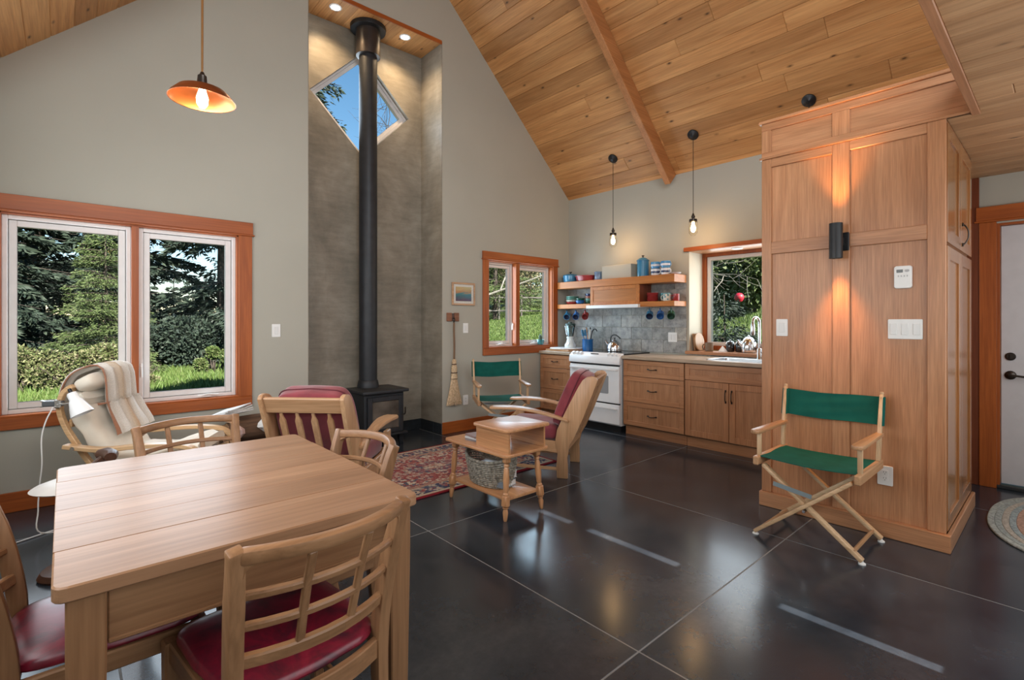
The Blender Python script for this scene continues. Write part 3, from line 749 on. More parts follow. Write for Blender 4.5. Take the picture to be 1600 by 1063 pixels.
hb = MB(); hb.sweep(catmull([(.04, -.004, .272), (.09, -.028, .282), (RW/2, -.034, .284), (RW-.09, -.028, .282), (RW-.04, -.004, .272)], 4), (.016, .022), (0, 0, 1)); hb.build('drawer_handle', WHITE, rg, bev=.005, seg=2)

# ------------------------------------------------------------------ shelves and hood
SXF = 5.15
sh = thing('upper_shelf', 'upper orange fir shelf carrying the blue pots above the range', 'shelf')
MB().box(SXF, XE-.012, 2.985, YN-.03, 1.756, 1.848, .003).build('board', wood('shelf_fir', (.42, .135, .026), (.58, .22, .05), 'y', .36, rand=.04, coat=.1), sh)
for nm, lab, a, b in (('lower_shelf', 'lower left fir shelf with bowls, left of the hood', 4.205, YN-.03), ('lower_shelf', 'lower right fir shelf with plates, right of the hood', 2.985, 3.445)):
    s = thing(nm, lab, 'shelf'); MB().box(SXF, XE-.012, a, b, 1.48, 1.54, .003).build('board', wood('shelf_fir', (.42, .135, .026), (.58, .22, .05), 'y', .36, rand=.04, coat=.1), s)
hk = thing('range_hood', 'fir fronted range hood with white underside between the shelves', 'hood', (SXF, 4.20, 0), -PI/2)
shaker(MB(), 0, .75, 1.515, 1.753, 0, .02, .045, .008).build('front_panel', [wood('shelf_fir', (.42, .135, .026), (.58, .22, .05), 'y', .36, rand=.04, coat=.1), wood('hood_fir', (.40, .14, .03), (.54, .22, .06), 'x', .36)], hk)
MB().box(.0, .018, .02, .26, 1.515, 1.753, .001).build('side_panel', wood('hood_side', (.18, .045, .02), (.26, .07, .03), 'z', .4), hk); MB().box(.732, .75, .02, .26, 1.515, 1.753, .001).build('side_panel', wood('hood_side', (.18, .045, .02), (.26, .07, .03), 'z', .4), hk)
MB().box(-.03, .765, -.05, .26, 1.472, 1.513, .003).build('hood_tray', WHITE, hk)
db = MB().box(5.20, XE-.002, 3.60, 4.05, 1.8485, 2.02, .003).build('duct_box', WALL); tag(db, 'wall coloured box over the hood on the upper shelf', 'box')

BLUE = lambda k=0: plain('blue_enamel_%d' % k, ((.035, .20, .36), (.02, .14, .40), (.06, .26, .50), (.16, .24, .36))[k], .22, var=.08, coat=.4)
REDG = plain('red_glaze', (.33, .035, .035), .25, var=.08, coat=.4); GRNG = plain('green_glaze', (.10, .24, .19), .3, var=.08, coat=.4)
TEALG = plain('teal_glaze', (.05, .22, .24), .3, var=.08, coat=.4); CREAMG = plain('cream_glaze', (.62, .58, .48), .3, var=.04); DKGRN = plain('dark_green_glaze', (.015, .09, .05), .25, var=.08, coat=.4)
NAVY = plain('navy_glaze', (.015, .03, .10), .25, coat=.4)
def on(z, x, y): return (x, y, z)
S1, S2 = 1.8485, 1.5405
po = thing('casserole_pot', 'round blue enamel casserole pot with lid at the left end of the upper shelf', 'pot', (5.29, 4.665, S1))
MB().lathe([(.085, 0), (.098, .006), (.104, .04), (.106, .088), (.100, .09)], seg=24).build('body', BLUE(0), po)
for s in (-1, 1): MB().tube(catmull([(-.03, s*.10, .07), (-.02, s*.128, .074), (.02, s*.128, .074), (.03, s*.10, .07)], 4), .008, 6).build('side_handle', BLUE(0), po)
lid = MB().lathe([(.110, .088), (.110, .094), (.095, .108), (.05, .121), (0, .124)], seg=24).build('lid', BLUE(0), po)
MB().lathe([(.008, .122), (.008, .134), (.022, .142), (.022, .148), (0, .151)], seg=12).build('lid_knob', BLACK, lid)
ca = thing('baking_dish', 'red oval baking dish on the upper shelf beside the blue casserole', 'dish', (5.27, 4.385, S1))
MB().lathe([(.085, 0), (.105, .008), (.118, .065), (.128, .068), (.128, .076), (.112, .076), (.10, .02), (0, .016)], seg=26, sx=.85, sy=1.25).build('body', REDG, ca)
cn_ = thing('canister', 'small slate blue lidded canister left of the duct box', 'canister', (5.29, 4.165, S1))
MB().lathe([(.058, 0), (.06, .004), (.06, .095), (.057, .1)], seg=20).build('body', BLUE(3), cn_)
MB().lathe([(.064, .1), (.064, .112), (.055, .118), (0, .12)], seg=20).build('lid', BLUE(3), cn_)
cn2 = thing('canister', 'tall blue enamel canister with knobbed lid on the upper shelf', 'canister', (5.27, 3.475, S1))
MB().lathe([(.066, 0), (.070, .005), (.070, .19), (.066, .195)], seg=24).build('body', BLUE(0), cn2)
lid = MB().lathe([(.078, .193), (.078, .200), (.05, .226), (.018, .238), (0, .239)], seg=24).build('lid', BLUE(0), cn2)
MB().lathe([(.007, .236), (.007, .246), (.016, .252), (.016, .264), (0, .266)], seg=12).build('lid_knob', BRONZE, lid)
STRIPE = plain('white_glaze', (.70, .71, .74), .25, var=.02)
for i, (y, z, k, lab) in enumerate(((3.30, 0, 0, 'white and blue striped cup at the bottom of the left cup stack'), (3.30, .083, 1, 'blue cup on top of the left cup stack'), (3.165, 0, 0, 'white and blue striped cup at the bottom of the right cup stack'), (3.165, .083, 1, 'blue cup on top of the right cup stack'))):
    c = thing('stacked_cup', lab, 'cup', (5.27, y, S1+z), 0, 'cups stacked on the upper shelf')
    MB().lathe([(.036, 0), (.050, .006), (.056, .04), (.056, .082), (.052, .082), (.05, .012), (0, .010)], seg=18).build('bowl', BLUE(2) if k else STRIPE, c)
    MB().lathe([(.0566, .03), (.0572, .034), (.0572, .05), (.0566, .054)], seg=18, caps=False).build('band', NAVY if not k else STRIPE, c)
    MB().tube(catmull([(-.02, -.052, .066), (-.024, -.078, .06), (-.024, -.078, .03), (-.02, -.052, .022)], 4), .006, 6).build('handle', BLUE(2) if k else STRIPE, c)
pl_ = thing('white_bowl', 'shallow white bowl at the right end of the upper shelf', 'bowl', (5.30, 3.05, S1))
MB().lathe([(.03, 0), (.055, .016), (.062, .026), (.058, .026), (.03, .006), (0, .005)], seg=20).build('bowl', STRIPE, pl_)
def bowl(name, lab, x, y, z, r, h, mt, grp=None, cat='bowl'):
    t = thing(name, lab, cat, (x, y, z), 0, grp)
    MB().lathe([(r*.5, 0), (r*.8, h*.2), (r*.98, h*.8), (r, h), (r*.95, h), (r*.75, h*.25), (0, h*.12)], seg=20).build('bowl', mt, t); return t
for k, (mt, nm) in enumerate(((REDG, 'red bowl at bottom'), (CREAMG, 'second, cream bowl'), (GRNG, 'third, green bowl'), (GRNG, 'topmost green bowl'))):
    bowl('serving_bowl', nm+' of the stack at the far left of the lower shelf', 5.29, 4.63, S2+k*.026, .092, .034, mt, 'bowls on the lower left shelf')
bowl('small_bowl', 'small blue bowl between the two stacks on the lower left shelf', 5.24, 4.45, S2, .06, .05, BLUE(1)); bowl('small_bowl', 'dark bowl resting in the small blue bowl', 5.245, 4.45, S2+.046, .062, .034, DKGRN)
for k, (mt, nm) in enumerate(((DKGRN, 'dark green bowl at the bottom'), (GRNG, 'green bowl second'), (plain('rust_glaze', (.30, .10, .06), .3), 'rust bowl third'), (NAVY, 'navy bowl on top'))):
    bowl('serving_bowl', nm+' of the stack beside the hood', 5.28, 4.305, S2+k*.032, .068, .040, mt, 'bowls stacked beside the hood')
for k in range(5): bowl('red_plate', 'red dessert plate, number %s from the bottom of the red stack' % ('one', 'two', 'three', 'four', 'five')[k], 5.27, 3.34, S2+k*.020, .072, .026, REDG, 'red plates stacked right of the hood', 'plate')
bowl('serving_bowl', 'teal bowl between the red plates and the painted mug', 5.32, 3.20, S2, .062, .10, TEALG)
def mug(name, lab, loc, mt, inner, r=.041, h=.088, grp=None, R=None):
    t = thing(name, lab, 'mug', loc, 0, grp)
    if R is not None: t.rotation_euler = R.to_euler()
    MB().lathe([(0, 0), (r*.85, 0), (r, .008), (r, h), (r*.9, h)], seg=20, caps=False).build('cup', mt, t)
    MB().lathe([(r*.9, h), (r*.88, .012), (0, .01)], seg=20, caps=False).build('inside', inner, t, recalc=False)
    MB().tube(catmull([(0, r*.95, h*.80), (0, r*1.55, h*.76), (0, r*1.75, h*.5), (0, r*1.5, h*.24), (0, r*.95, h*.2)], 4), .0065, 7).build('handle', mt, t); return t
pm = mug('painted_mug', 'cream and green patterned mug on the lower right shelf', (5.25, 3.135, S2), CREAMG, CREAMG, .045, .085)
fm = MB()
for k in range(14):
    a = rng.uniform(0, 6.28); z = rng.uniform(.02, .075); fm.obox((.045*math.cos(a), .045*math.sin(a), z), (.003, .018, .016), RZ(math.degrees(a)), .001)
tag(fm.build('green_motif', TEALG, pm), 'teal painted pattern')
mug('red_mug', 'red mug at the right end of the lower shelf', (5.28, 3.035, S2), REDG, REDG, .036, .085)
# mugs hanging from hooks under the lower shelves
hooks = [(4.665, BLUE(0), NAVY, 'blue mug hanging leftmost under the lower left shelf'), (4.50, BLUE(1), NAVY, 'deep blue mug hanging second from the left under the shelf'), (4.335, REDG, REDG, 'red mug hanging under the lower left shelf near the hood'),
         (3.345, BLUE(0), NAVY, 'dark blue mug hanging under the right shelf nearest the hood'), (3.20, BLUE(1), BLUE(1), 'blue mug hanging in the middle under the right shelf'), (3.06, DKGRN, DKGRN, 'green mug hanging under the right end of the shelf')]
for y, mo, mi_, lab in hooks:
    hkx = 5.21
    hkk = MB().tube(catmull([(hkx, y, 1.479), (hkx, y, 1.462), (hkx-.012, y, 1.452), (hkx-.010, y, 1.438), (hkx+.006, y, 1.436)], 4), .0025, 6); tag(hkk.build('cup_hook', BRONZE), 'dark hook from which the '+lab.split(' hanging')[0]+' hangs, '+{0:'leftmost', 1:'second', 2:'third', 3:'fourth', 4:'fifth', 5:'rightmost'}[[h[0] for h in hooks].index(y)]+' hook', 'hook', 'cup hooks under the shelves')
    # local +y (handle) points up, local +z (mouth) towards the room and slightly down
    zx = Vector((-.80, -.45, -.40)).normalized(); up = (Vector((0, 0, 1))-zx*zx.z).normalized(); xx = up.cross(zx)
    R = Matrix((xx, up, zx)).transposed()
    hp = Vector((hkx, y, 1.4385)); loc = hp-R @ Vector((0, .041*1.70-.008, .044))
    mug('hanging_mug', lab, loc, mo, mi_, .043, .088, 'mugs on hooks under the shelf', R)

# ------------------------------------------------------------------ counter things
t = thing('pastry_board', 'round white board on the corner counter under the blender', 'board', (5.08, 4.56, .91))
MB().box(-.20, .20, -.22, .20, 0, .022, .004).build('wooden_base', maple('x'), t); MB().lathe([(.21, .022), (.22, .028), (.22, .036), (.214, .040), (0, .040)], (0, 0, 0), 32).build('white_disc', WHITE, t)
bl = thing('blender', 'white and glass countertop blender in the corner', 'blender', (5.12, 4.52, .950))
MB().lathe([(.075, 0), (.080, .006), (.078, .04), (.055, .075), (.046, .11), (.044, .125)], seg=20).build('motor_base', plain('pale_grey_enamel', (.60, .65, .64), .25, var=.03, coat=.3), bl)
MB().lathe([(.018, 0), (.018, .01), (0, .011)], (-.066, -.02, .055), 12, RY(-75)).build('dial', CHROME, bl)
MB().lathe([(.046, .125), (.050, .128), (.050, .15), (.044, .152)], seg=20).build('collar', plain('pale_grey_enamel', (.60, .65, .64), .25, var=.03, coat=.3), bl)
MB().lathe([(.040, .152), (.066, .30), (.069, .302), (.064, .301), (.037, .155), (0, .154)], seg=20, caps=False).build('jar', glass('kitchen_glass', (.88, .93, .93), .25, .03), bl)
MB().lathe([(.068, .302), (.070, .31), (.066, .325), (.028, .328), (.026, .345), (0, .346)], seg=20).build('lid', plain('dark_teal_lid', (.02, .06, .055), .4), bl)
MB().tube(catmull([(0, .062, .285), (0, .105, .275), (0, .10, .22), (0, .052, .175)], 5), .009, 8).build('handle', glass('kitchen_glass', (.88, .93, .93), .25, .03), bl)
for a in (20, 140, 260): MB().tube([(.045*math.cos(a), .045*math.sin(a), .16), (.068*math.cos(a), .068*math.sin(a), .295)], .004, 6).build('jar_rib', CHROME, bl)
ck = thing('utensil_crock', 'blue crock on the back of the range counter full of utensils', 'crock', (5.22, 4.30, .91))
MB().lathe([(.062, 0), (.072, .004), (.072, .14), (.076, .15), (.076, .158), (.068, .158), (.066, .01), (0, .008)], seg=24).build('crock', BLUE(1), ck)
def utensil(name, lab, dx, dy, lean, az, build):
    R = RZ(az) @ RY(lean); t = thing(name, lab, 'utensil', (5.22+dx, 4.30+dy, .921), 0, 'utensils in the blue crock'); t.rotation_euler = R.to_euler(); build(t)
def spat(t): MB().tube([(0, 0, 0), (0, 0, .20)], .006, 6).build('handle', BLUE(1), t); MB().prism(rnd_poly(-.026, .026, .19, .28, .02), lambda p: (-.004, p[0], p[1]), lambda p: (.004, p[0], p[1])).build('blade', BLUE(2), t)
def spoon(t): MB().tube([(0, 0, 0), (0, 0, .24)], .006, 6).build('handle', maple('z'), t); MB().pillow((0, 0, .27), (.018, .05, .075), .9, nu=12, nv=8).build('bowl', maple('z'), t)
def ladle(t): MB().tube(catmull([(0, 0, 0), (0, 0, .22), (.01, 0, .27), (.05, 0, .30), (.085, 0, .28)], 4), .007, 6).build('handle', BLACK, t)
def turner(t): MB().tube([(0, 0, 0), (0, 0, .28)], .0075, 6).build('handle', CREAMG, t); MB().lathe([(.009, .28), (.010, .30), (0, .31)], seg=8).build('tip', BLACK, t)
utensil('spatula', 'blue spatula leaning left in the crock', -.005, .02, 14, 95, spat); utensil('spatula', 'pale blue spatula behind the leaning blue one', .02, .025, 10, 60, spat)
utensil('wooden_spoon', 'wooden spoon standing in the crock', .02, -.005, 6, 120, spoon); utensil('ladle', 'black ladle with a curled end in the crock', 0, -.025, 12, -95, ladle); utensil('turner', 'cream handled turner in the crock', -.01, -.01, 7, -70, turner)
ket = thing('kettle', 'stainless steel whistling kettle on the range', 'kettle', (5.22, 3.86, .922))
MB().lathe([(.085, 0), (.095, .006), (.098, .03), (.092, .075), (.070, .115), (.045, .135), (.040, .137)], seg=28).build('body', CHROME, ket)
lid = MB().lathe([(.042, .137), (.038, .143), (.012, .150), (0, .150)], seg=18).build('lid', CHROME, ket); MB().lathe([(.006, .149), (.006, .158), (.013, .165), (.011, .174), (0, .176)], seg=10).build('lid_knob', BLACK, lid)
MB().tube([(-.02, .075, .075), (-.03, .105, .11), (-.035, .118, .135)], [.020, .014, .010], 10).build('spout', CHROME, ket)
MB().sweep(catmull([(0, .062, .12), (0, .060, .175), (0, .03, .205), (0, -.02, .208), (0, -.075, .175), (0, -.085, .16)], 5), (.016, .010), (1, 0, 0)).build('handle', plain('dark_handle', (.03, .03, .03), .3, .4), ket, bev=.003)
co = MB().prism(rnd_poly(-.058, .058, -.058, .058, .006), lambda p: (0, p[0], p[1]), lambda p: (-.007, p[0], p[1]))
ot = thing('wall_outlet', 'square white double outlet plate on the slate backsplash', 'outlet', (XE-.0095, 3.16, 1.115)); co.build('plate', PLATE, ot, bev=.0015)
for s in (-1, 1): MB().obox((-.008, s*.024, 0), (.004, .033, .067), None, .0012).build('receptacle', plain('rocker_white', (.74, .74, .72), .3, var=.01), ot)
# small cactus pot on the small window's sill
pt = thing('cactus_pot', 'small teal pot with a cactus on the sill of the small window', 'potted plant', (4.87, YN+.022, .987))
MB().lathe([(.034, 0), (.040, .004), (.046, .05), (.050, .062), (.050, .07), (.043, .07), (.040, .058), (0, .056)], seg=18).build('pot', TEALG, pt)
for dx, dz, r in ((0, .075, .012), (.022, .05, .009), (-.02, .06, .009)): MB().lathe([(r*.8, .05), (r, .06), (r, .056+dz), (r*.6, .066+dz), (0, .07+dz)], (dx, 0, 0), 10).build('stem', plain('cactus_grey_green', (.10, .16, .10), .7), pt)
tg = MB().tube(catmull([(.048, 0, .055), (.066, 0, .05), (.062, 0, .025), (.044, 0, .02)], 4), .005, 6).build('ear', TEALG, pt)

# window-bay sill
ZS = KW[2]+.0055
def leanboard(name, lab, y, w, h, x, r, mt):
    t = thing(name, lab, 'board', (x, y, ZS+.0035), 0, 'boards leaning in the window bay'); t.rotation_euler = (math.radians(-7), 0, 0)
    MB().prism(rnd_poly(-w/2, w/2, 0, h, r, 6), lambda p: (p[0], 0, p[1]), lambda p: (p[0], .018, p[1])).build('board', mt, t, bev=.003)
leanboard('cutting_board', 'square brown cutting board at the back of the window bay corner', 2.905, .20, .20, 5.58, .008, oak('z')); leanboard('cutting_board', 'round pale cutting board leaning in front of the square one', 2.872, .21, .21, 5.55, .10, maple('z'))
mug('stoneware_mug', 'brown stoneware mug on the window bay sill by the cutting boards', (5.515, 2.755, ZS), plain('stoneware', (.20, .13, .075), .5, var=.1), NAVY, .045, .10)
nb = MB(); nb.lathe([(.052, 0), (.054, .004), (.006, .062), (0, .063)], (5.56, 2.62, ZS), 5); tag(nb.build('paper_napkin', WHITE), 'folded white napkin on the sill beside the brown mug', 'napkin')
GJ = plain('black_glazed_jar', (.016, .017, .020), .12, coat=.6)
for y, x, lab in ((2.56, 5.62, 'black glossy jar beside the white napkin'), (2.46, 5.64, 'black glossy jar beside the silver pot')):
    t = thing('black_jar', lab+' on the window sill', 'jar', (x, y, ZS), 0, 'black jars on the sill')
    MB().lathe([(.04, 0), (.046, .01), (.048, .08), (.040, .10), (.034, .106)], seg=18).build('jar', GJ, t); MB().lathe([(.036, .106), (.036, .114), (.010, .122), (.009, .135), (0, .137)], seg=12).build('lid', GJ, t)
tp = thing('silver_pot', 'shiny silver coffee pot on the window bay sill', 'pot', (5.575, 2.335, ZS))
MB().lathe([(.062, 0), (.072, .006), (.080, .05), (.072, .11), (.05, .15), (.044, .155)], seg=24).build('body', CHROME, tp); MB().lathe([(.046, .155), (.03, .17), (.008, .176), (.010, .19), (0, .194)], seg=16).build('lid', CHROME, tp)
MB().tube(catmull([(0, -.06, .13), (0, -.11, .125), (0, -.115, .07), (0, -.07, .04)], 5), .007, 8).build('handle', BLACK, tp); MB().tube([(-.03, .06, .07), (-.04, .09, .11), (-.045, .10, .14)], [.018, .012, .008], 8).build('spout', CHROME, tp)
dr = thing('dish_rack', 'dark wire dish rack beside the faucet', 'dish rack', (5.575, 1.93, ZS))
m = MB()
for z in (.02, .09): m.tube([(-.09, -.16, z), (.09, -.16, z), (.09, .16, z), (-.09, .16, z)], .004, 6, closed=True)
for k in range(9):
    y = -.16+k*.04
    m.tube([(-.09, y, .09), (-.09, y, .02), (-.085, y, .006), (.085, y, .006), (.09, y, .02), (.09, y, .09)], .003, 6)
m.build('wire_frame', BLACK, dr); MB().box(-.10, .10, -.175, .175, 0, .006, .002).build('tray', BLACK, dr)
pk = thing('puck_light', 'round recessed light in the head of the kitchen window', 'ceiling light', (5.55, 2.45, KW[3]-.0145))
MB().lathe([(.06, 0), (.06, -.006), (.045, -.012)], seg=24).build('rim', WHITE, pk, recalc=False); MB().lathe([(0, -.009), (.046, -.009)], seg=24, caps=False).build('lens', emit('puck_glow', (1, .93, .8), 5), pk)
lamp('puck_lamp', 'SPOT', (5.55, 2.45, KW[3]-.04), 6, (1, .85, .6), spot_size=math.radians(140), spot_blend=.6, shadow_soft_size=.04)

# ------------------------------------------------------------------ pendants
AMB = emit('filament_glow', (1.0, .66, .30), 30)
def pendant(lab, y, bulb_z, x=5.12):
    zc = ZE+SL*(XE-x); t = thing('pendant_lamp', lab, 'pendant lamp', (x, y, bulb_z), 0, 'pendants along the kitchen')
    R = RY(math.degrees(math.atan(SL)))
    MB().lathe([(.0, -.002), (.058, -.002), (.06, .0), (.06, .012), (.03, .026), (.018, .04), (0, .042)][::-1], (0, 0, zc-bulb_z), 22, RY(180+math.degrees(math.atan(SL)))).build('canopy', BLACK, t)
    MB().tube([(0, 0, .20), (0, 0, zc-bulb_z-.02)], .0035, 6).build('cord', BLACK, t)
    MB().lathe([(.004, .215), (.010, .205), (.013, .19), (.020, .183), (.020, .165), (.014, .160), (.014, .15), (.042, .146), (.043, .118), (.038, .116)], seg=20).build('socket', BRONZE, t)
    MB().lathe([(.038, .118), (.046, .105), (.048, .03), (.040, -.01), (.020, -.03), (0, -.034)], seg=20, caps=False).build('glass_shade', glass('clear_glass', (.99, .97, .92), .03), t)
    MB().lathe([(.012, .118), (.014, .09), (.026, .055), (.024, .025), (.010, .005), (0, .003)], seg=16).build('bulb', AMB, t)
    lamp('pendant_light', 'POINT', (x, y, bulb_z-.06), 2.2, WARM, shadow_soft_size=.04)
pendant('black cord pendant lamp over the range, the left of the kitchen pendants', 3.81, 2.265); pendant('black cord pendant lamp over the drawer cabinet, second from the left', 2.74, 2.275); pendant('pendant whose black canopy shows above the tall cabinet', 1.60, 2.27)
cp = thing('copper_pendant', 'copper dish pendant lamp hanging over the dining table', 'pendant lamp', (.402, 2.26, 2.175))
MB().tube([(0, 0, .09), (0, 0, 1.60)], .0042, 8).build('stem', plain('aged_brass', (.36, .20, .08), .35, .9), cp)
MB().lathe([(.006, .10), (.010, .09), (.016, .085), (.018, .06), (.022, .045), (.022, .038)], seg=18).build('socket', BRONZE, cp)
cu = plain('copper', (.60, .24, .11), .34, 1.0, .12, 9)
MB().lathe([(.02, .045), (.05, .042), (.083, .029), (.107, .003), (.114, -.010), (.116, -.011), (.113, -.010), (.105, .005), (.08, .025), (.05, .037), (.0, .039)], seg=40, caps=False).build('shade', cu, cp)
MB().lathe([(.010, .038), (.013, .026), (.021, -.002), (.019, -.024), (.010, -.038), (0, -.041)], seg=18).build('bulb', emit('pendant_bulb', (1.0, .80, .52), 22), cp)
lamp('copper_pendant_light', 'POINT', (.402, 2.26, 2.13), 7, WARM, shadow_soft_size=.03)
# canopy on the left slope is above the frame
zc = ztop(.402); MB().lathe([(.06, 0), (.06, -.012), (.02, -.03), (0, -.031)], (0, 0, 1.60), 20).build('canopy', BRONZE, cp)

# ------------------------------------------------------------------ niche: stove and downlights
for x, lab in ((2.06, 'left recessed downlight in the niche soffit'), (2.86, 'right recessed downlight in the niche soffit')):
    t = thing('downlight', lab, 'ceiling light', (x, 4.99, NZ), 0)
    MB().lathe([(.062, 0), (.062, -.005), (.046, -.008), (.044, 0)], seg=24, caps=False).build('trim_ring', WHITE, t); MB().lathe([(0, -.003), (.046, -.003)], seg=24, caps=False).build('lens', emit('downlight_glow', (1, .86, .62), 14), t)
    lamp('downlight_lamp', 'SPOT', (x, 4.99, NZ-.02), 42, (1, .70, .40), spot_size=math.radians(130), spot_blend=.8, shadow_soft_size=.05)
SXC, SYF = 2.50, 4.74
st = thing('wood_stove', 'small black cast iron wood stove with tall flue in the niche', 'stove', (SXC, SYF, 0))
MB().box(-.235, .215, .02, .40, .10, .556, .012).build('firebox', IRON, st)
MB().prism(rnd_poly(-.275, .255, -.03, .44, .02), lambda p: (p[0], p[1], .557), lambda p: (p[0], p[1], .590)).build('top_plate', IRON, st, bev=.008, seg=2)
for x in (-.2, .2):
    for y in (.06, .36): MB().taper((x, y, .0), (x*.95, y, .105), .04, .04, .055, .055).build('leg', IRON, st, bev=.004)
dd = bars(MB(), -.21, .19, .14, .525, .05, -.012, .022, .006).build('door', IRON, st)
MB().box(-.16, .14, .0, .008, .19, .475, .0).build('fire_glass', plain('sooty_glass', (.10, .085, .07), .12, var=.3, vs=5, coat=.5), dd)
MB().box(-.245, .225, -.045, .02, .118, .14, .004).build('ash_lip', IRON, st)
hm = MB().tube(catmull([(.175, -.012, .32), (.19, -.045, .33), (.19, -.05, .40)], 4), .008, 8); hm.build('door_handle', BRONZE, st)
PC = (-.034, .355)
MB().lathe([(.115, .588), (.115, .605), (.104, .66), (.096, .67), (.096, NZ-.42), (.096, NZ-.30)], (PC[0], PC[1], 0), 32).build('flue_pipe', IRON, st)
MB().lathe([(.098, NZ-.33), (.128, NZ-.325), (.130, NZ-.31), (.130, NZ-.04)], (PC[0], PC[1], 0), 32).build('flue_sleeve', plain('smoked_metal', (.06, .05, .045), .38, .6), st)
MB().lathe([(.130, NZ-.05), (.185, NZ-.045), (.188, NZ-.03), (.188, NZ-.002)], (PC[0], PC[1], 0), 36).build('ceiling_collar', BLACK, st)

# ------------------------------------------------------------------ wall things on the north wall
pc = thing('framed_picture', 'small wood framed seascape print above the broom', 'picture', (3.54, YN, 1.63))
bars(MB(), -.168, .168, -.135, .135, .022, -.022, -.001).build('frame', maple('x'), pc)
MB().box(-.147, .147, -.012, -.004, -.114, .114, 0).build('mat', plain('mat_board', (.68, .66, .60), .8, var=.01), pc)
def art_m():
    m, nt, b = nodes('seascape_print'); co_ = coords(nt); sp = N(nt, 'ShaderNodeSeparateXYZ'); L(nt, co_, sp.inputs[0])
    n1 = N(nt, 'ShaderNodeTexNoise', Scale=38, Detail=4.0); L(nt, coords(nt, (.6, 1, 1.6)), n1.inputs['Vector'])
    md = N(nt, 'ShaderNodeMath', operation='MULTIPLY_ADD'); md.inputs[1].default_value = 5.5; md.inputs[2].default_value = .5; L(nt, sp.outputs['Z'], md.inputs[0])
    ad = N(nt, 'ShaderNodeMath', operation='MULTIPLY_ADD'); ad.inputs[1].default_value = .5; ad.inputs[2].default_value = -.25; L(nt, n1.outputs['Fac'], ad.inputs[0])
    su = N(nt, 'ShaderNodeMath', operation='ADD'); L(nt, md.outputs[0], su.inputs[0]); L(nt, ad.outputs[0], su.inputs[1])
    c = ramp(nt, su.outputs[0], [(.1, (.10, .06, .12)), (.35, (.03, .14, .19)), (.52, (.05, .24, .27)), (.62, (.42, .22, .10)), (.85, (.50, .42, .20))])
    gx_ = ramp(nt, sp.outputs['X'], [(0, (1.1, .7, .5)), (.02, (1, 1, 1))]); c = mixc(nt, .35, c, gx_, 'MULTIPLY'); L(nt, c, b.inputs['Base Color']); return m
MB().box(-.115, .115, -.0135, -.012, -.085, .085, 0).build('print', art_m(), pc)
MB().box(-.146, .146, -.0165, -.015, -.113, .113, 0).build('glazing', GLASS, pc)
bh = thing('broom_holder', 'brown wooden wall block with a clip holding the broom', 'holder', (3.385, YN, 1.355))
MB().box(-.085, -.018, -.022, -.001, -.05, .05, .004).build('block', wood('holder_wood', (.20, .08, .04), (.30, .13, .07), 'x', .5), bh); MB().box(.018, .085, -.022, -.001, -.05, .05, .004).build('block', wood('holder_wood', (.20, .08, .04), (.30, .13, .07), 'x', .5), bh)
MB().box(-.02, .02, -.012, -.001, -.045, .045, .002).build('slot_plate', walnut('z'), bh); MB().tube(catmull([(0, -.01, -.01), (0, -.035, -.02), (0, -.035, -.05), (0, -.02, -.06)], 4), .005, 6).build('hook', BRONZE, bh)
br = thing('broom', 'straw hearth broom hanging on the wall right of the niche', 'broom', (3.388, YN-.034, .335))
MB().tube(catmull([(0, 0, .50), (.003, 0, .70), (-.002, 0, .86), (0, 0, .955)], 4), [.011]*12+[.010], 8).build('handle', wood('broom_handle', (.16, .09, .05), (.28, .17, .10), 'z', .6), br)
lp = MB().tube(catmull([(0, 0, .95), (-.012, -.004, .985), (0, -.006, 1.005), (.012, -.004, .985), (0, 0, .95)], 4), .0025, 6); lp.build('hanging_loop', BRONZE, br)
STRAW = weave_m('broom_straw', (.50, .34, .19), (.76, .58, .38), 60)
MB().lathe([(.014, .53), (.028, .515), (.030, .48), (.024, .465), (.036, .44), (.040, .40), (.034, .375), (.040, .35), (.044, .30)], seg=18, sy=.6).build('bound_neck', STRAW, br)
for z in (.47, .37, .30): MB().lathe([(.030 if z > .4 else .040, z-.006), (.033 if z > .4 else .044, z), (.030 if z > .4 else .040, z+.006)], seg=18, sy=.62, caps=False).build('twine', plain('dark_twine', (.10, .06, .04), .8), br)
m = MB()
for k in range(150):
    a = rng.uniform(0, 6.283); r = math.sqrt(rng.uniform(0, 1)); x, y = r*math.cos(a), r*math.sin(a)
    m.tube([(x*.036, y*.020, .31), (x*.066, y*.022, .17), (x*.112, y*.024, rng.uniform(-.012, .015))], [.0042, .0042, .003], 4)
tag(m.build('bristles', STRAW, br), kind='stuff')
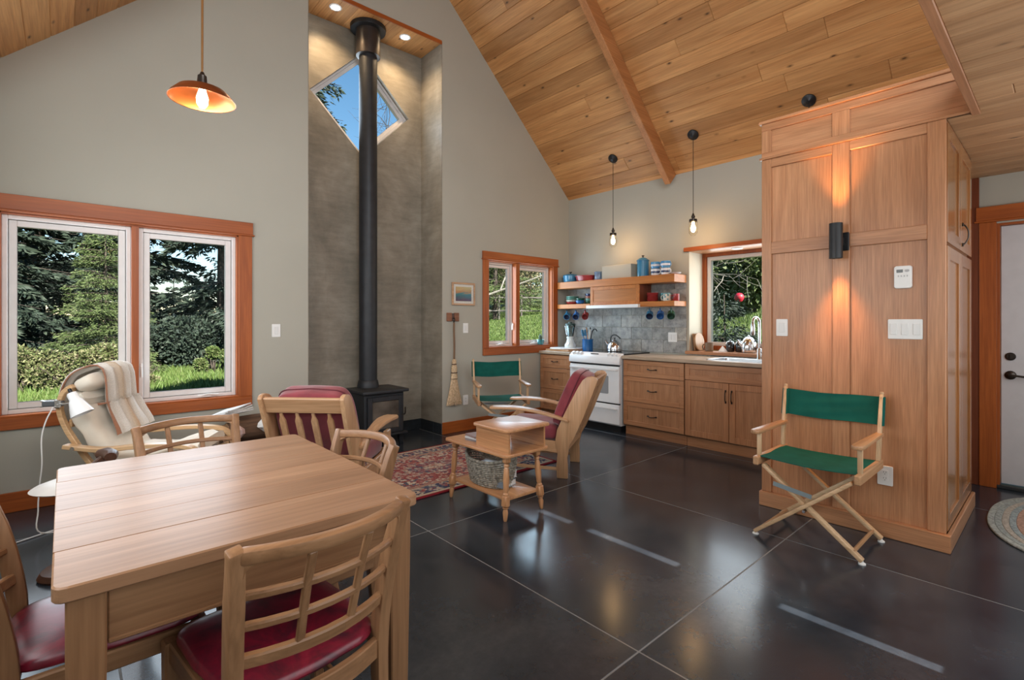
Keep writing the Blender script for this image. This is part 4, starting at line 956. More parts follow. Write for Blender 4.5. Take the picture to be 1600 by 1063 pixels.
# ------------------------------------------------------------------ dining table and chairs
TX0, TX1, TY0, TY1, TZ = -.02, .83, 1.36, 2.49, .76
tb = thing('dining_table', 'square edged oak dining table in the foreground', 'table', ((TX0+TX1)/2, (TY0+TY1)/2, 0))
hx, hy = (TX1-TX0)/2, (TY1-TY0)/2
cuts = [-hy, -hy+.225, -hy+.40, -hy+.565, -hy+.73, -hy+.905, hy]
tabw = wood('table_oak', (.26, .138, .072), (.41, .24, .138), 'x', .36, rand=.10, coat=.05, grain=9)
for k, (a, b) in enumerate(zip(cuts[:-1], cuts[1:])):
    r = .025
    if k == 0: P = [(hx, b), (-hx, b), (-hx, a+r)]+[(-hx+r-r*math.cos(q), a+r-r*math.sin(q)) for q in (PI/6, PI/3, PI/2)]+[(hx-r+r*math.sin(q), a+r-r*math.cos(q)) for q in (0, PI/6, PI/3, PI/2)]
    elif k == 5: P = [(-hx, a), (hx, a), (hx, b-r)]+[(hx-r+r*math.cos(q), b-r+r*math.sin(q)) for q in (PI/6, PI/3, PI/2)]+[(-hx+r-r*math.sin(q), b-r+r*math.cos(q)) for q in (0, PI/6, PI/3, PI/2)]
    else: P = [(-hx, a), (hx, a), (hx, b), (-hx, b)]
    g = .0006 if k in (1, 4) else .0002
    P = [(p[0], p[1]+(g if abs(p[1]-a) < 1e-6 and k else 0)) for p in P]
    MB().prism(P, lambda p: (p[0], p[1], TZ-.034), lambda p: (p[0], p[1], TZ)).build('board', tabw, tb, bev=.0035 if k in (0, 5) else .0012, seg=1)
lx, ly = hx-.055, hy-.05
for sx in (-1, 1):
    for sy_ in (-1, 1):
        MB().sweep([(sx*lx, sy_*ly, .0), (sx*lx, sy_*ly, .60), (sx*lx, sy_*ly, TZ-.036)], [(.052, .052), (.068, .068), (.068, .068)], (0, 1, 0)).build('leg', oak('z'), tb, bev=.004)
for s in (-1, 1):
    MB().box(-lx+.036, lx-.036, s*ly-.012, s*ly+.012, .605, TZ-.036, .003).build('apron', oak('x'), tb); MB().box(s*lx-.012, s*lx+.012, -ly+.036, ly-.036, .605, TZ-.036, .003).build('apron', oak('y'), tb)
    MB().box(-lx+.036, lx-.036, s*ly-.016, s*ly+.016, .598, .609, .003).build('apron_bead', oak('x'), tb)

def dining_chair(name, lab, loc, rz):
    t = thing(name, lab, 'chair', loc, rz, 'dining chairs round the table')
    wd = oak
    for s in (-1, 1):
        MB().sweep([(s*.196, .185, 0), (s*.205, .19, .30), (s*.205, .19, .445)], [(.026, .030), (.040, .040), (.042, .042)], (0, 1, 0)).build('leg', wd('z'), t, bev=.004)
        P = catmull([(s*.172, -.265, 0), (s*.180, -.215, .25), (s*.186, -.200, .45), (s*.193, -.222, .62), (s*.203, -.262, .775), (s*.209, -.279, .829)], 4)
        W = [(.028+.006*min(1, i/8), .030+.014*min(1, i/6)) for i in range(len(P))]; W[-6:] = [(.033, .040), (.032, .038), (.032, .035), (.032, .033), (.033, .032), (.033, .031)]
        MB().sweep(P, W, (0, 1, 0)).build('back_post', wd('z'), t, bev=.005, seg=2)
        MB().bar((s*.198, -.19, .415), (s*.206, .18, .42), .022, .052, ch=.004).build('seat_rail', wd('y'), t)
        MB().bar((s*.186, -.205, .20), (s*.20, .18, .20), .016, .022, ch=.003).build('side_stretcher', wd('y'), t)
    MB().bar((-.20, .198, .42), (.20, .198, .42), .022, .052, ch=.004).build('seat_rail', wd('x'), t)
    MB().sweep(catmull([(-.18, -.20, .415), (-.09, -.228, .415), (0, -.237, .415), (.09, -.228, .415), (.18, -.20, .415)], 4), (.022, .052), (0, 0, 1)).build('seat_rail', wd('x'), t, bev=.003)
    def arc(z, w, y0, sag, n=7): return [(w*(2*i/(n-1)-1), y0-sag*(1-(2*i/(n-1)-1)**2), z+.006*(1-(2*i/(n-1)-1)**2)) for i in range(n)]
    zs = ((.637, .184, -.228, .058), (.714, .192, -.248, .062)); bt = (.552, .177, -.212, .052)
    top = arc(.811, .200, -.274, .072, 11)
    MB().sweep(catmull(top, 2), (.028, .034), (0, -.22, 1)).build('crest_rail', wd('x'), t, bev=.008, seg=2)
    for s in (-1, 1):      # rounded inner corner where crest and post meet
        MB().prism([(0, 0), (.030, 0), (.018, -.004), (.008, -.010), (.002, -.022), (0, -.034)], lambda p: (s*(.193-p[0]), -.264-p[0]*.55+(p[1]*-.2), .797+p[1]), lambda p: (s*(.193-p[0]), -.286-p[0]*.55+(p[1]*-.2), .797+p[1])).build('corner_block', wd('x'), t)
    for z, w, y0, sg in zs: MB().sweep(arc(z, w, y0, sg, 9), (.018, .019), (0, -.22, 1)).build('back_rail', wd('x'), t, bev=.004)
    MB().sweep(arc(*bt, 9), (.020, .033), (0, -.22, 1)).build('lower_rail', wd('x'), t, bev=.004)
    for s in (-1, 1):
        q = 1-(.34**2)
        MB().sweep([(s*.064, -.212-.052*q, .562), (s*.066, -.228-.058*q, .637), (s*.068, -.248-.062*q, .714), (s*.070, -.272-.072*q, .80)], (.021, .012), (0, 1, 0)).build('back_slat', wd('z'), t, bev=.003)
    def pad(p):
        k = 1-.10*max(0, -p.y/.2)
        return (p.x*k, p.y-.03*(1-(p.x/.21)**2)*max(0, -p.y/.2)*.8, p.z*(1 if p.z > 0 else .5)+.010*(1-(p.x/.22)**2)*(1-(p.y/.21)**2))
    MB().pillow((0, .004, .452), (.415, .405, .055), .28, nu=32, nv=10, fn=pad).build('seat', VINYLRED, t)
    return t
dining_chair('dining_chair', 'oak lattice back dining chair with red seat, back turned to the camera', (.440, 1.444, 0), math.radians(6))
dining_chair('dining_chair', 'oak lattice back chair at the left edge, cut off by the frame', (.10, 1.87, 0), -PI/2)
dining_chair('dining_chair', 'oak lattice back chair on the far side of the table by the window', (.485, 2.53, 0), PI+math.radians(9))
dining_chair('dining_chair', 'pale topped lattice back chair on the right side of the table', (.645, 1.905, 0), PI/2+math.radians(5))

# ------------------------------------------------------------------ rugs
def persian_m():
    m, nt, b = nodes('persian_rug'); tc = N(nt, 'ShaderNodeTexCoord'); sp = N(nt, 'ShaderNodeSeparateXYZ'); L(nt, tc.outputs['Object'], sp.inputs[0])
    def mth(op, a, b_=None, c=None):
        n = N(nt, 'ShaderNodeMath', operation=op)
        for i, v in enumerate((a, b_, c)):
            if v is None: continue
            if hasattr(v, 'node'): L(nt, v, n.inputs[i])
            else: n.inputs[i].default_value = v
        return n.outputs[0]
    ax = mth('ABSOLUTE', sp.outputs['X']); ay = mth('ABSOLUTE', sp.outputs['Y'])
    dx = mth('SUBTRACT', .95, ax); dy = mth('SUBTRACT', .62, ay); d = mth('MINIMUM', dx, dy)          # distance from the edge
    v1 = N(nt, 'ShaderNodeTexVoronoi', Scale=42); L(nt, tc.outputs['Object'], v1.inputs['Vector'])
    v2 = N(nt, 'ShaderNodeTexVoronoi', Scale=62, feature='DISTANCE_TO_EDGE'); L(nt, tc.outputs['Object'], v2.inputs['Vector'])
    wn_ = N(nt, 'ShaderNodeTexWhiteNoise'); L(nt, v1.outputs['Color'], wn_.inputs['Vector'])
    field = ramp(nt, wn_.outputs['Value'], [(0, (.24, .065, .07)), (.34, (.30, .10, .10)), (.35, (.08, .085, .13)), (.50, (.13, .135, .17)), (.51, (.50, .43, .36)), (.80, (.44, .38, .33)), (.81, (.36, .19, .18)), (1, (.30, .14, .13))])
    ed = ramp(nt, v2.outputs['Distance'], [(.0, (.42, .36, .28)), (.06, (.42, .36, .28)), (.10, (1, 1, 1))])
    field = mixc(nt, .75, field, ed, 'MULTIPLY')
    r = mth('SQRT', mth('ADD', mth('POWER', mth('DIVIDE', ax, .5), 2.0), mth('POWER', mth('DIVIDE', ay, .3), 2.0)))
    med = ramp(nt, r, [(.0, (.42, .34, .26)), (.22, (.42, .34, .26)), (.23, (.03, .04, .09)), (.5, (.05, .06, .12)), (.51, (.40, .32, .24)), (.58, (.40, .32, .24)), (.59, (.22, .03, .035)), (1, (.22, .03, .035))])
    inside = ramp(nt, r, [(.96, (1, 1, 1)), (.98, (0, 0, 0))]); field = mixc(nt, mth('MULTIPLY', inside, .28), field, med)
    border = ramp(nt, wn_.outputs['Value'], [(0, (.04, .045, .085)), (.35, (.06, .065, .11)), (.36, (.38, .32, .26)), (.68, (.30, .24, .2)), (.69, (.24, .06, .06)), (1, (.10, .14, .16))])
    band = ramp(nt, d, [(0, (.17, .014, .02)), (.028, (.17, .014, .02)), (.03, (.38, .32, .25)), (.055, (.38, .32, .25)), (.06, (0, 0, 0)), (.20, (0, 0, 0)), (.205, (.40, .33, .26)), (.225, (.22, .04, .04)), (.24, (.38, .32, .25)), (.245, (.0, .0, .0))])
    inb = ramp(nt, d, [(.056, (0, 0, 0)), (.06, (1, 1, 1)), (.20, (1, 1, 1)), (.204, (0, 0, 0))]); inf = ramp(nt, d, [(.243, (0, 0, 0)), (.247, (1, 1, 1))])
    c = mixc(nt, inb, band, border); c = mixc(nt, inf, c, field)
    n1 = N(nt, 'ShaderNodeTexNoise', Scale=120, Detail=2.0); L(nt, tc.outputs['Object'], n1.inputs['Vector'])
    c = mixc(nt, 1.0, c, ramp(nt, n1.outputs['Fac'], [(.3, (1.0, 1.05, 1.05)), (.7, (1.45, 1.5, 1.5))]), 'MULTIPLY')
    L(nt, c, b.inputs['Base Color']); b.inputs['Roughness'].default_value = .95; b.inputs['Specular IOR Level'].default_value = .1; bump(nt, b, n1.outputs['Fac'], .3, .004); return m
rg2 = MB().prism(rnd_poly(-.95, .95, -.62, .62, .015, 2), lambda p: (p[0], p[1], 0), lambda p: (p[0], p[1], .010)).build('persian_rug', persian_m(), None, bev=.003)
rg2.location = (2.46, 3.785, .0005); tag(rg2, 'red and blue patterned persian rug between the armchairs and the stove', 'rug')
bg = thing('braided_rug', 'oval braided rug in grey green and rust before the entry door', 'rug', (4.66, -.13, 0))
cols = [(.34, .36, .33), (.30, .33, .31), (.40, .36, .30), (.28, .33, .33), (.42, .26, .19), (.36, .37, .33), (.30, .35, .35), (.40, .24, .18), (.33, .36, .34), (.30, .34, .32), (.38, .38, .34), (.42, .27, .20), (.33, .36, .35), (.3, .3, .3)]
for k in range(13):
    a, b_ = .72-.034*k, .475-.034*k
    if b_ < .03: break
    n = 72; P = []
    for q in range(n):
        an = 2*PI*q/n; P.append((a*math.copysign(abs(math.cos(an))**.85, math.cos(an)), b_*math.copysign(abs(math.sin(an))**.85, math.sin(an)), .007+.0016*math.sin(q*PI)))
    c1 = cols[k]; mt = weave_m('braid_wool_%d' % k, tuple(v*.68 for v in c1), tuple(min(1, v*1.25) for v in c1), 70)
    m = MB(); m.sweep(P, (.035, .012), (0, 0, 1), closed=True); m.build('braid_ring', mt, bg, bev=.0035)
MB().prism([(.70*math.cos(2*PI*q/40), .455*math.sin(2*PI*q/40)) for q in range(40)], lambda p: (p[0], p[1], .0005), lambda p: (p[0], p[1], .004)).build('rug_backing', weave_m('rug_backing', (.15, .16, .15), (.22, .23, .22), 40), bg)

# ------------------------------------------------------------------ wooden armchairs with burgundy cushions (local: facing +y)
def armchair(name, lab, loc, rz):
    t = thing(name, lab, 'armchair', loc, rz)
    prof = [(-.19, 0), (-.10, 0), (-.095, .10), (-.105, .20), (-.085, .30), (-.10, .40), (-.155, .52), (-.225, .66), (-.285, .775), (-.315, .822), (-.350, .848), (-.392, .856), (-.425, .848), (-.440, .825), (-.395, .70), (-.325, .52), (-.255, .36), (-.205, .27), (-.185, .17), (-.19, .08)]
    for s in (-1, 1):
        MB().prism(prof, lambda p: (s*.275, p[0], p[1]), lambda p: (s*.245, p[0], p[1])).build('back_post', maple('z'), t, bev=.006, seg=2)
        MB().sweep([(s*.262, .40, .0), (s*.262, .395, .20), (s*.262, .39, .47)], [(.034, .045), (.036, .062), (.034, .085)], (0, 1, 0)).build('front_leg', maple('z'), t, bev=.005)
        ap = [(-.235, -.13), (-.275, -.13)] if False else None
        P = [(-.026, -.20), (.028, -.20), (.036, .0), (.052, .20), (.066, .34), (.064, .44), (.042, .485), (-.042, .485), (-.060, .44), (-.056, .30), (-.036, .08)]
        def az(y): return .470+.085*math.sin(min(1, (y+.2)/.62)*PI*.62)
        m = MB(); V = []; F = []; ys = sorted(set([p[1] for p in P]+[-.10, .1, .15, .28]))
        def half(y, sg):
            side = sorted([(q[1], q[0]) for q in P if (q[0] > 0) == (sg > 0)]); return float(np.interp(y, [a for a, _ in side], [b for _, b in side]))
        for y in ys:
            z = az(y)
            for xx, zz in ((half(y, -1), z), (half(y, 1), z), (half(y, 1), z+.022), (half(y, -1), z+.022)): V.append((s*.272+xx, y, zz))
        for i in range(len(ys)-1):
            for k in range(4): F.append([i*4+k, i*4+(k+1) % 4, i*4+4+(k+1) % 4, i*4+4+k])
        F += [[3, 2, 1, 0], [len(V)-4+k for k in range(4)]]
        m.add(V, F); m.build('arm', maple('y'), t, bev=.006, seg=2)
        MB().bar((s*.258, -.11, .255), (s*.258, .40, .285), .024, .095, ch=.004).build('side_rail', maple('y'), t)
        MB().bar((s*.262, -.14, .075), (s*.262, .39, .075), .018, .026, ch=.003).build('stretcher', maple('y'), t)
    MB().bar((-.245, .395, .285), (.245, .395, .285), .024, .095, ch=.004).build('front_rail', maple('x'), t)
    MB().bar((-.246, -.185, .27), (.246, -.185, .27), .022, .07, ch=.004).build('back_rail', maple('x'), t)
    u = Vector((0, -.44+.205, .825-.27)).normalized()          # along the back
    nrm = Vector((0, u.z, -u.y))
    MB().bar((-.246, -.398, .785), (.246, -.398, .785), .024, .105, u, ch=.005).build('crest_rail', maple('x'), t)
    for x in (-.155, -.052, .052, .155):
        a, b_ = Vector((x, -.203, .30)), Vector((x, -.378, .735))
        MB().sweep([a, a.lerp(b_, .06), a.lerp(b_, .12), a.lerp(b_, .88), a.lerp(b_, .94), b_], [(.020, .012), (.022, .014), (.040, .018), (.040, .018), (.022, .014), (.020, .012)], (0, 1, .3)).build('back_slat', maple('z'), t, bev=.003)
    R = Matrix(((1, 0, 0), (0, 1, 0), (0, 0, 1)))
    sc_ = MB().pillow((0, .155, .365), (.475, .50, .15), .24, nu=36, nv=12).build('seat_cushion', RED, t)
    Rb = Matrix((Vector((1, 0, 0)), nrm, u)).transposed()
    def tuft(p):
        k = 0
        for bx in (-.12, .0, .12):
            for bz in (-.14, .02, .17): k += .018*math.exp(-((p.x-bx)**2+(p.z-bz)**2)/.0016)
        k += .012*math.exp(-(p.x/.012)**2)*0
        return (p.x, p.y-(k if p.y > 0 else -k*.3), p.z*(1.0)+.028*max(0, p.z/.24)**3*math.cos(p.x*5))
    c = Vector((0, -.275, .595))+nrm*.092
    bc = MB().pillow(c, (.482, .165, .47), .2, Rb, nu=44, nv=26, fn=tuft).build('back_cushion', RED, t)
    pm_ = MB(); ring = []
    for q in range(40):
        a = 2*PI*q/40; ring.append(c+Rb @ Vector(tuft(Vector((.242*math.copysign(abs(math.cos(a))**.2, math.cos(a)), .0, .236*math.copysign(abs(math.sin(a))**.45, math.sin(a)))))))
    pm_.tube(ring, .0045, 6, closed=True).build('piping', plain('dark_piping', (.10, .012, .02), .8), bc)
    return t
armchair('armchair', 'maple armchair with burgundy cushions seen from behind, near the table', (1.385, 3.42, 0), -math.radians(46.5))
armchair('armchair', 'maple armchair with burgundy cushions in profile, before the white range', (3.235, 3.06, 0.0), math.radians(29.5))

# ------------------------------------------------------------------ two tier side table with basket
tmap = lambda a='y': wood('orange_maple', (.43, .195, .085), (.58, .31, .15), a, .30, rand=.05, coat=.15)
sd = thing('side_table', 'two tier maple side table with turned legs, holding a basket', 'side table', (2.305, 2.755, 0))
def slab(name, x0, x1, y0, y1, z0, z1, r, par, mt, bv=.006): return MB().prism(rnd_poly(x0, x1, y0, y1, r, 4), lambda p: (p[0], p[1], z0), lambda p: (p[0], p[1], z1)).build(name, mt, par, bev=bv, seg=2)
slab('table_top', -.205, .205, -.355, .345, .418, .44, .035, sd, tmap()); slab('riser_top', -.21, .195, -.375, .0, .585, .606, .035, sd, tmap())
MB().box(-.172, -.156, -.345, -.005, .4405, .5845, .001).build('riser_side', tmap(), sd); MB().box(.150, .166, -.345, -.005, .4405, .5845, .001).build('riser_side', tmap(), sd)
slab('lower_shelf', -.148, .150, -.292, .290, .118, .138, .02, sd, tmap(), .004)
for sx in (-1, 1):
    for sy_ in (-1, 1):
        b0 = Vector((sx*.168, sy_*.305-.002, 0)); b1 = Vector((sx*.135, sy_*.285, .418)); d = (b1-b0).normalized(); a = d.cross(Vector((0, 1, 0))).normalized(); R = Matrix((a, d.cross(a), d)).transposed(); Lg = (b1-b0).length
        pr = [(.0095, 0), (.013, .01), (.0185, .055), (.0135, .075), (.020, .082), (.020, .088)]
        m = MB().lathe(pr, b0, 14, R); m.obox(b0+d*.128, (.046, .046, .075), R, .008)
        m.lathe([(.020, .168), (.020, .174), (.014, .182), (.017, .19), (.0215, .26), (.018, .33), (.0135, .345), (.019, .352), (.019, .358), (.014, .366), (.0225, .372)], b0, 14, R)
        m.obox(b0+d*(Lg-.024), (.044, .044, .046), R, .006); m.build('leg', tmap('z'), sd)
bk = thing('woven_basket', 'oval grey woven basket on the lower shelf of the side table', 'basket', (2.295, 2.79, .1395))
WV1 = weave_m('grey_wicker', (.13, .115, .09), (.36, .33, .27), 45); WV2 = weave_m('tan_wicker', (.20, .15, .10), (.42, .34, .24), 45)
nst = 44
def brad(z): return (.105+.030*min(1, z/.16), .185+.045*min(1, z/.16))
def rim(a): return .175+.035*abs(math.sin(a))**3-.0
m = MB(); nr = 13
for k in range(nr):
    P = []
    for q in range(nst*2):
        a = 2*PI*q/(nst*2); z = .008+(rim(a)-.012)*k/(nr-1); rx, ry = brad(z); w = .0028*(1 if (q+k) % 2 else -1)
        P.append(((rx+w)*math.cos(a), (ry+w)*math.sin(a), z))
    m.tube(P, .0068, 5, closed=True)
tag(m.build('wicker_weave', [WV1], bk), kind='stuff')
m = MB()
for q in range(nst):
    a = 2*PI*q/nst; P = []
    for k in range(5):
        z = .004+(rim(a)-.006)*k/4; rx, ry = brad(z); P.append((rx*math.cos(a), ry*math.sin(a), z))
    m.tube(P, .004, 4)
tag(m.build('wicker_stake', [WV2], bk), kind='stuff')
P = []
for q in range(64):
    a = 2*PI*q/64; z = rim(a)+.004; rx, ry = brad(z); P.append((rx*math.cos(a), ry*math.sin(a), z))
MB().tube(P, .011, 8, closed=True).build('rim', WV1, bk)
for s in (-1, 1):
    MB().tube(catmull([(-.05, s*.215, .20), (-.045, s*.222, .235), (0, s*.226, .252), (.045, s*.222, .235), (.05, s*.215, .20)], 4), .009, 8).build('handle', WV1, bk)
MB().lathe([(0, .006), (1, .006), (1, .014), (0, .014)], (0, 0, 0), 32, sx=.10, sy=.18).build('base', WV2, bk)
PAPER = plain('paper', (.66, .66, .64), .7, var=.04)
def book(name, lab, cat, loc, size, rot, cov, grp=None):
    t = thing(name, lab, cat, loc, 0, grp); t.rotation_euler = [math.radians(a) for a in rot]; a, b, h = size
    MB().box(-a/2+.003, a/2-.003, -b/2+.003, b/2-.003, .002, h-.002, .0).build('pages', PAPER, t)
    MB().box(-a/2, a/2, -b/2, b/2, 0, .002, 0).build('cover', cov, t); MB().box(-a/2, a/2, -b/2, b/2, h-.002, h, 0).build('cover', cov, t); MB().box(-a/2-.002, -a/2+.001, -b/2, b/2, 0, h, 0).build('spine', cov, t)
for k, (dx, dy, dz, s, r, cv, lab) in enumerate(((-.005, -.10, .016, (.14, .20, .04), (0, 0, 8), plain('blue_grey_cover', (.16, .20, .24), .5), 'grey blue book at the bottom of the basket'), (.0, .06, .016, (.15, .20, .045), (0, 0, -6), plain('tan_cover', (.32, .22, .13), .5), 'tan book at the bottom of the basket'),
        (.01, -.08, .060, (.15, .21, .05), (0, 4, 14), plain('pale_cover', (.55, .58, .60), .4), 'pale book lying in the basket under the riser'), (.0, .09, .065, (.14, .19, .05), (0, -4, -12), plain('brick_cover', (.30, .10, .08), .5), 'brick red book lying in the basket near the rug'),
        (.005, -.04, .118, (.14, .20, .03), (6, 4, 30), plain('white_cover', (.68, .70, .72), .3), 'white magazine on top of the books in the basket'))):
    book('book', lab, 'book', (2.295+dx, 2.79+dy, .14+dz), s, r, cv, 'books in the woven basket')
for k, (r, cv, lab) in enumerate((((0, 0, 12), plain('grey_cover', (.22, .20, .20), .5), 'grey booklet under the stack on the side table'), ((0, 0, 4), plain('pale_cover', (.55, .58, .60), .4), 'pale booklet in the middle of the stack on the side table'), ((0, 0, -8), plain('mauve_cover', (.25, .17, .16), .5), 'mauve booklet on top of the stack on the side table'))):
    book('booklet', lab, 'book', (2.235, 2.87+.006*k, .4408+.0135*k), (.10, .14, .013), r, cv, 'booklets on the side table')

# ------------------------------------------------------------------ folding director chairs (local: facing +y)
def director(name, lab, loc, rz):
    t = thing(name, lab, 'chair', loc, rz, None); bw = beech
    X, Yf, Yb = .262, .215, -.215
    for s in (-1, 1):
        MB().box(s*X-.016, s*X+.016, Yb-.03, Yf+.03, .428, .482, .006).build('seat_rail', maple('y'), t)
        m = MB(); 
        MB().sweep([(s*X, Yf-.03, .48), (s*X, Yf-.03, .62)], (.024, .024), (0, 1, 0)).build('arm_post', bw('z'), t, bev=.006, seg=2)
        MB().sweep([(s*X, Yb+.02, .48), (s*(X+.002), Yb-.005, .66), (s*(X+.004), Yb-.045, .865)], [(.022, .036), (.022, .034), (.020, .028)], (0, 1, 0)).build('back_post', bw('z'), t, bev=.006, seg=2)
        MB().lathe([(.008, 0), (.011, .008), (.009, .018), (0, .02)], (s*(X+.004), Yb-.047, .862), 10).build('finial', bw('z'), t)
        P = [(Yb-.03, .010), (Yb-.02, .02), (Yb+.10, .022), (Yf-.10, .028), (Yf, .031), (Yf+.035, .026), (Yf+.05, .010)]
        pts = [(s*X+w, y) for y, w in P]+[(s*X-w, y) for y, w in P[::-1]]
        MB().prism(pts, lambda p: (p[0], p[1], .62), lambda p: (p[0], p[1], .643)).build('arm', maple('y'), t, bev=.006, seg=2)
        for yy, off in ((Yf-.01, .0), (Yb+.01, 0)):
            o = .011*s
            MB().sweep([(s*.275, yy+o, .018), (-s*.235, yy+o, .432)], (.022, .043), (0, 1, 0)).build('leg', bw('x'), t, bev=.006, seg=2)
            MB().lathe([(.018, 0), (.018, .006), (.008, .012), (.006, .02)], (s*.272, yy+o, .0), 12).build('glide', PLATE, t)
        MB().tube([(s*.232, Yf-.01, .055), (s*.232, Yb+.01, .055)], .011, 8).build('stretcher', maple('y'), t)
        MB().bar((s*.165, Yf+.016, .338), (-s*.045, Yf+.030, .312), .003, .026, (0, 0, 1), ch=.001).build('metal_brace', plain('zinc', (.42, .52, .56), .35, .85, .04), t) if s > 0 else MB().bar((-.17, Yb-.015, .375), (.20, Yb-.015, .375), .003, .024, (0, 0, 1), ch=.001).build('metal_brace', plain('zinc', (.42, .52, .56), .35, .85, .04), t)
    for yy in (Yf-.01, Yb+.01): MB().tube([(0, yy-.03, .215), (0, yy+.03, .215)], .008, 10).build('pivot_bolt', CHROME, t)
    def seat(u, v): x = (u*2-1)*(X-.012); return (x, Yb+.01+(Yf-Yb-.02)*v, .479-.010*(1-(2*u-1)**2)+.002*math.sin(v*9+u*5))
    MB().grid(seat, 16, 8, .004).build('seat_cloth', GREEN, t)
    def back(u, v):
        x = (u*2-1)*(X+.017); k = (1-(2*u-1)**2); z = .685+.165*v
        y = Yb-.008-.037*(z-.66)/.2; e = 1 if abs(2*u-1) > .93 else 0
        return (x, y-.018*(1-e)-.030*k+.0022*math.sin(v*17+u*6)*k, z-.010*k+.004*k*math.sin(u*7))
    MB().grid(back, 26, 10, .005).build('back_cloth', GREEN, t)
    def sleeve(s): return lambda u, v: (s*(X+.004)+.019*math.cos(u*2*PI)*s, Yb-.013-.037*(.685+.165*v-.66)/.2+.021*math.sin(u*2*PI), .6845+.166*v)
    for s in (-1, 1): MB().grid(sleeve(s), 12, 4).build('cloth_sleeve', GREEN, t, recalc=False)
    return t
director('director_chair', 'green canvas folding director chair beside the tall fir cabinet', (3.375, 1.01, 0), PI/2)
director('director_chair', 'green canvas folding director chair under the small window', (3.535, 4.13, 0), PI-math.radians(31))

# ------------------------------------------------------------------ bentwood lounge chair with blanket and clip lamp (local: facing +x)
BW_ = wood('bent_birch', (.50, .30, .145), (.68, .46, .26), 'x', .35, rand=.03, coat=.1)
CANV = plain('cream_canvas', (.70, .64, .54), .85, var=.06, vs=6, sheen=.2)
lc = thing('lounge_chair', 'bentwood lounge chair with cream cushion by the large window', 'armchair', (.44, 4.14, 0), -math.radians(30))
backp = catmull([(.40, 0, .405), (.28, 0, .365), (.08, 0, .325), (-.10, 0, .330), (-.21, 0, .40), (-.29, 0, .52), (-.365, 0, .66), (-.395, 0, .775), (-.375, 0, .86), (-.325, 0, .905)], 5)
basep = catmull([(-.36, 0, .015), (-.20, 0, .016), (.10, 0, .016), (.33, 0, .030), (.415, 0, .10), (.425, 0, .22), (.415, 0, .40), (.37, 0, .485), (.26, 0, .52), (.05, 0, .525), (-.15, 0, .515), (-.34, 0, .545)], 5)
for s in (-1, 1):
    MB().sweep([(p.x, s*.275, p.z) for p in backp], (.055 if False else .045, .022), (0, 0, 1) if False else (.5, 0, -.86)).build('back_rail', BW_, lc, bev=.003) if False else None
def ribbon(path, y, w, th, name, par, mt):
    """a flat bent lamination: width along y"""
    m = MB(); V = []; F = []; n = len(path)
    for i, p in enumerate(path):
        t = (path[min(i+1, n-1)]-path[max(i-1, 0)]).normalized(); nn = Vector((-t.z, 0, t.x))
        for a, b_ in ((-1, -1), (1, -1), (1, 1), (-1, 1)): V.append((p.x+nn.x*b_*th/2, y+a*w/2, p.z+nn.z*b_*th/2))
    for i in range(n-1):
        for k in range(4): F.append([i*4+k, i*4+(k+1) % 4, i*4+4+(k+1) % 4, i*4+4+k])
    F += [[3, 2, 1, 0], [(n-1)*4+k for k in range(4)]]
    m.add(V, F); return m.build(name, mt, par, bev=.003)
for s in (-1, 1):
    ribbon(backp, s*.262, .040, .026, 'back_rail', lc, BW_); ribbon(basep, s*.318, .062, .026, 'sled_frame', lc, BW_)
    MB().tube([(-.285, s*.345, .532), (-.285, s*.352, .532)], .012, 10).build('bolt', CHROME, lc)
for x, z in ((-.20, .38), (.30, .365), (-.35, .67), (-.345, .88)): MB().bar((x, -.24, z), (x, .24, z), .05, .016, (1, 0, 0), ch=.003).build('cross_rail', BW_, lc)
for x in (-.26, .34): MB().bar((x, -.285, .035 if x > 0 else .03), (x, .285, .035 if x > 0 else .03), .04, .018, (0, 0, 1), ch=.003).build('cross_rail', BW_, lc)
MB().bar((-.235, -.24, .41), (-.235, .24, .41), .03, .02, (0, 0, 1), ch=.003).build('cross_rail', BW_, lc)
# cushion follows the inside of the frame
def cush_path():
    out = []
    n = len(backp)
    for i, p in enumerate(backp):
        t = (backp[min(i+1, n-1)]-backp[max(i-1, 0)]).normalized(); nn = Vector((t.z, 0, -t.x)); out.append((p, nn, t))
    return out
cpth = cush_path()
def cushion():
    m = MB(); V = []; F = []; n = len(cpth); sec = 28
    for i, (p, nn, t) in enumerate(cpth):
        u = i/(n-1); fat = .068*(1-.25*abs(math.cos(u*PI*5.0))**6)
        if u < .03 or u > .97: fat *= .6
        for k in range(sec):
            a = 2*PI*k/sec; ex = .38
            yy = .258*math.copysign(abs(math.cos(a))**ex, math.cos(a)); dd = fat*math.copysign(abs(math.sin(a))**.55, math.sin(a))
            q = 1+.12*(math.exp(-((yy-.08)/.05)**2)+math.exp(-((yy+.08)/.05)**2))*math.sin(u*40)*.25
            V.append((p.x+nn.x*(dd*q+.082)+t.x*.0, yy, p.z+nn.z*(dd*q+.082)))
    for i in range(n-1):
        for k in range(sec): F.append([i*sec+k, i*sec+(k+1) % sec, (i+1)*sec+(k+1) % sec, (i+1)*sec+k])
    F.append(list(range(sec))[::-1]); F.append([(n-1)*sec+k for k in range(sec)])
    return m.add(V, F, True)
cushion().build('cushion', CANV, lc, ang=75)
MB().pillow((-.285, 0, .915), (.13, .51, .10), .5, RY(-30), nu=28, nv=12).build('head_pillow', CANV, lc)
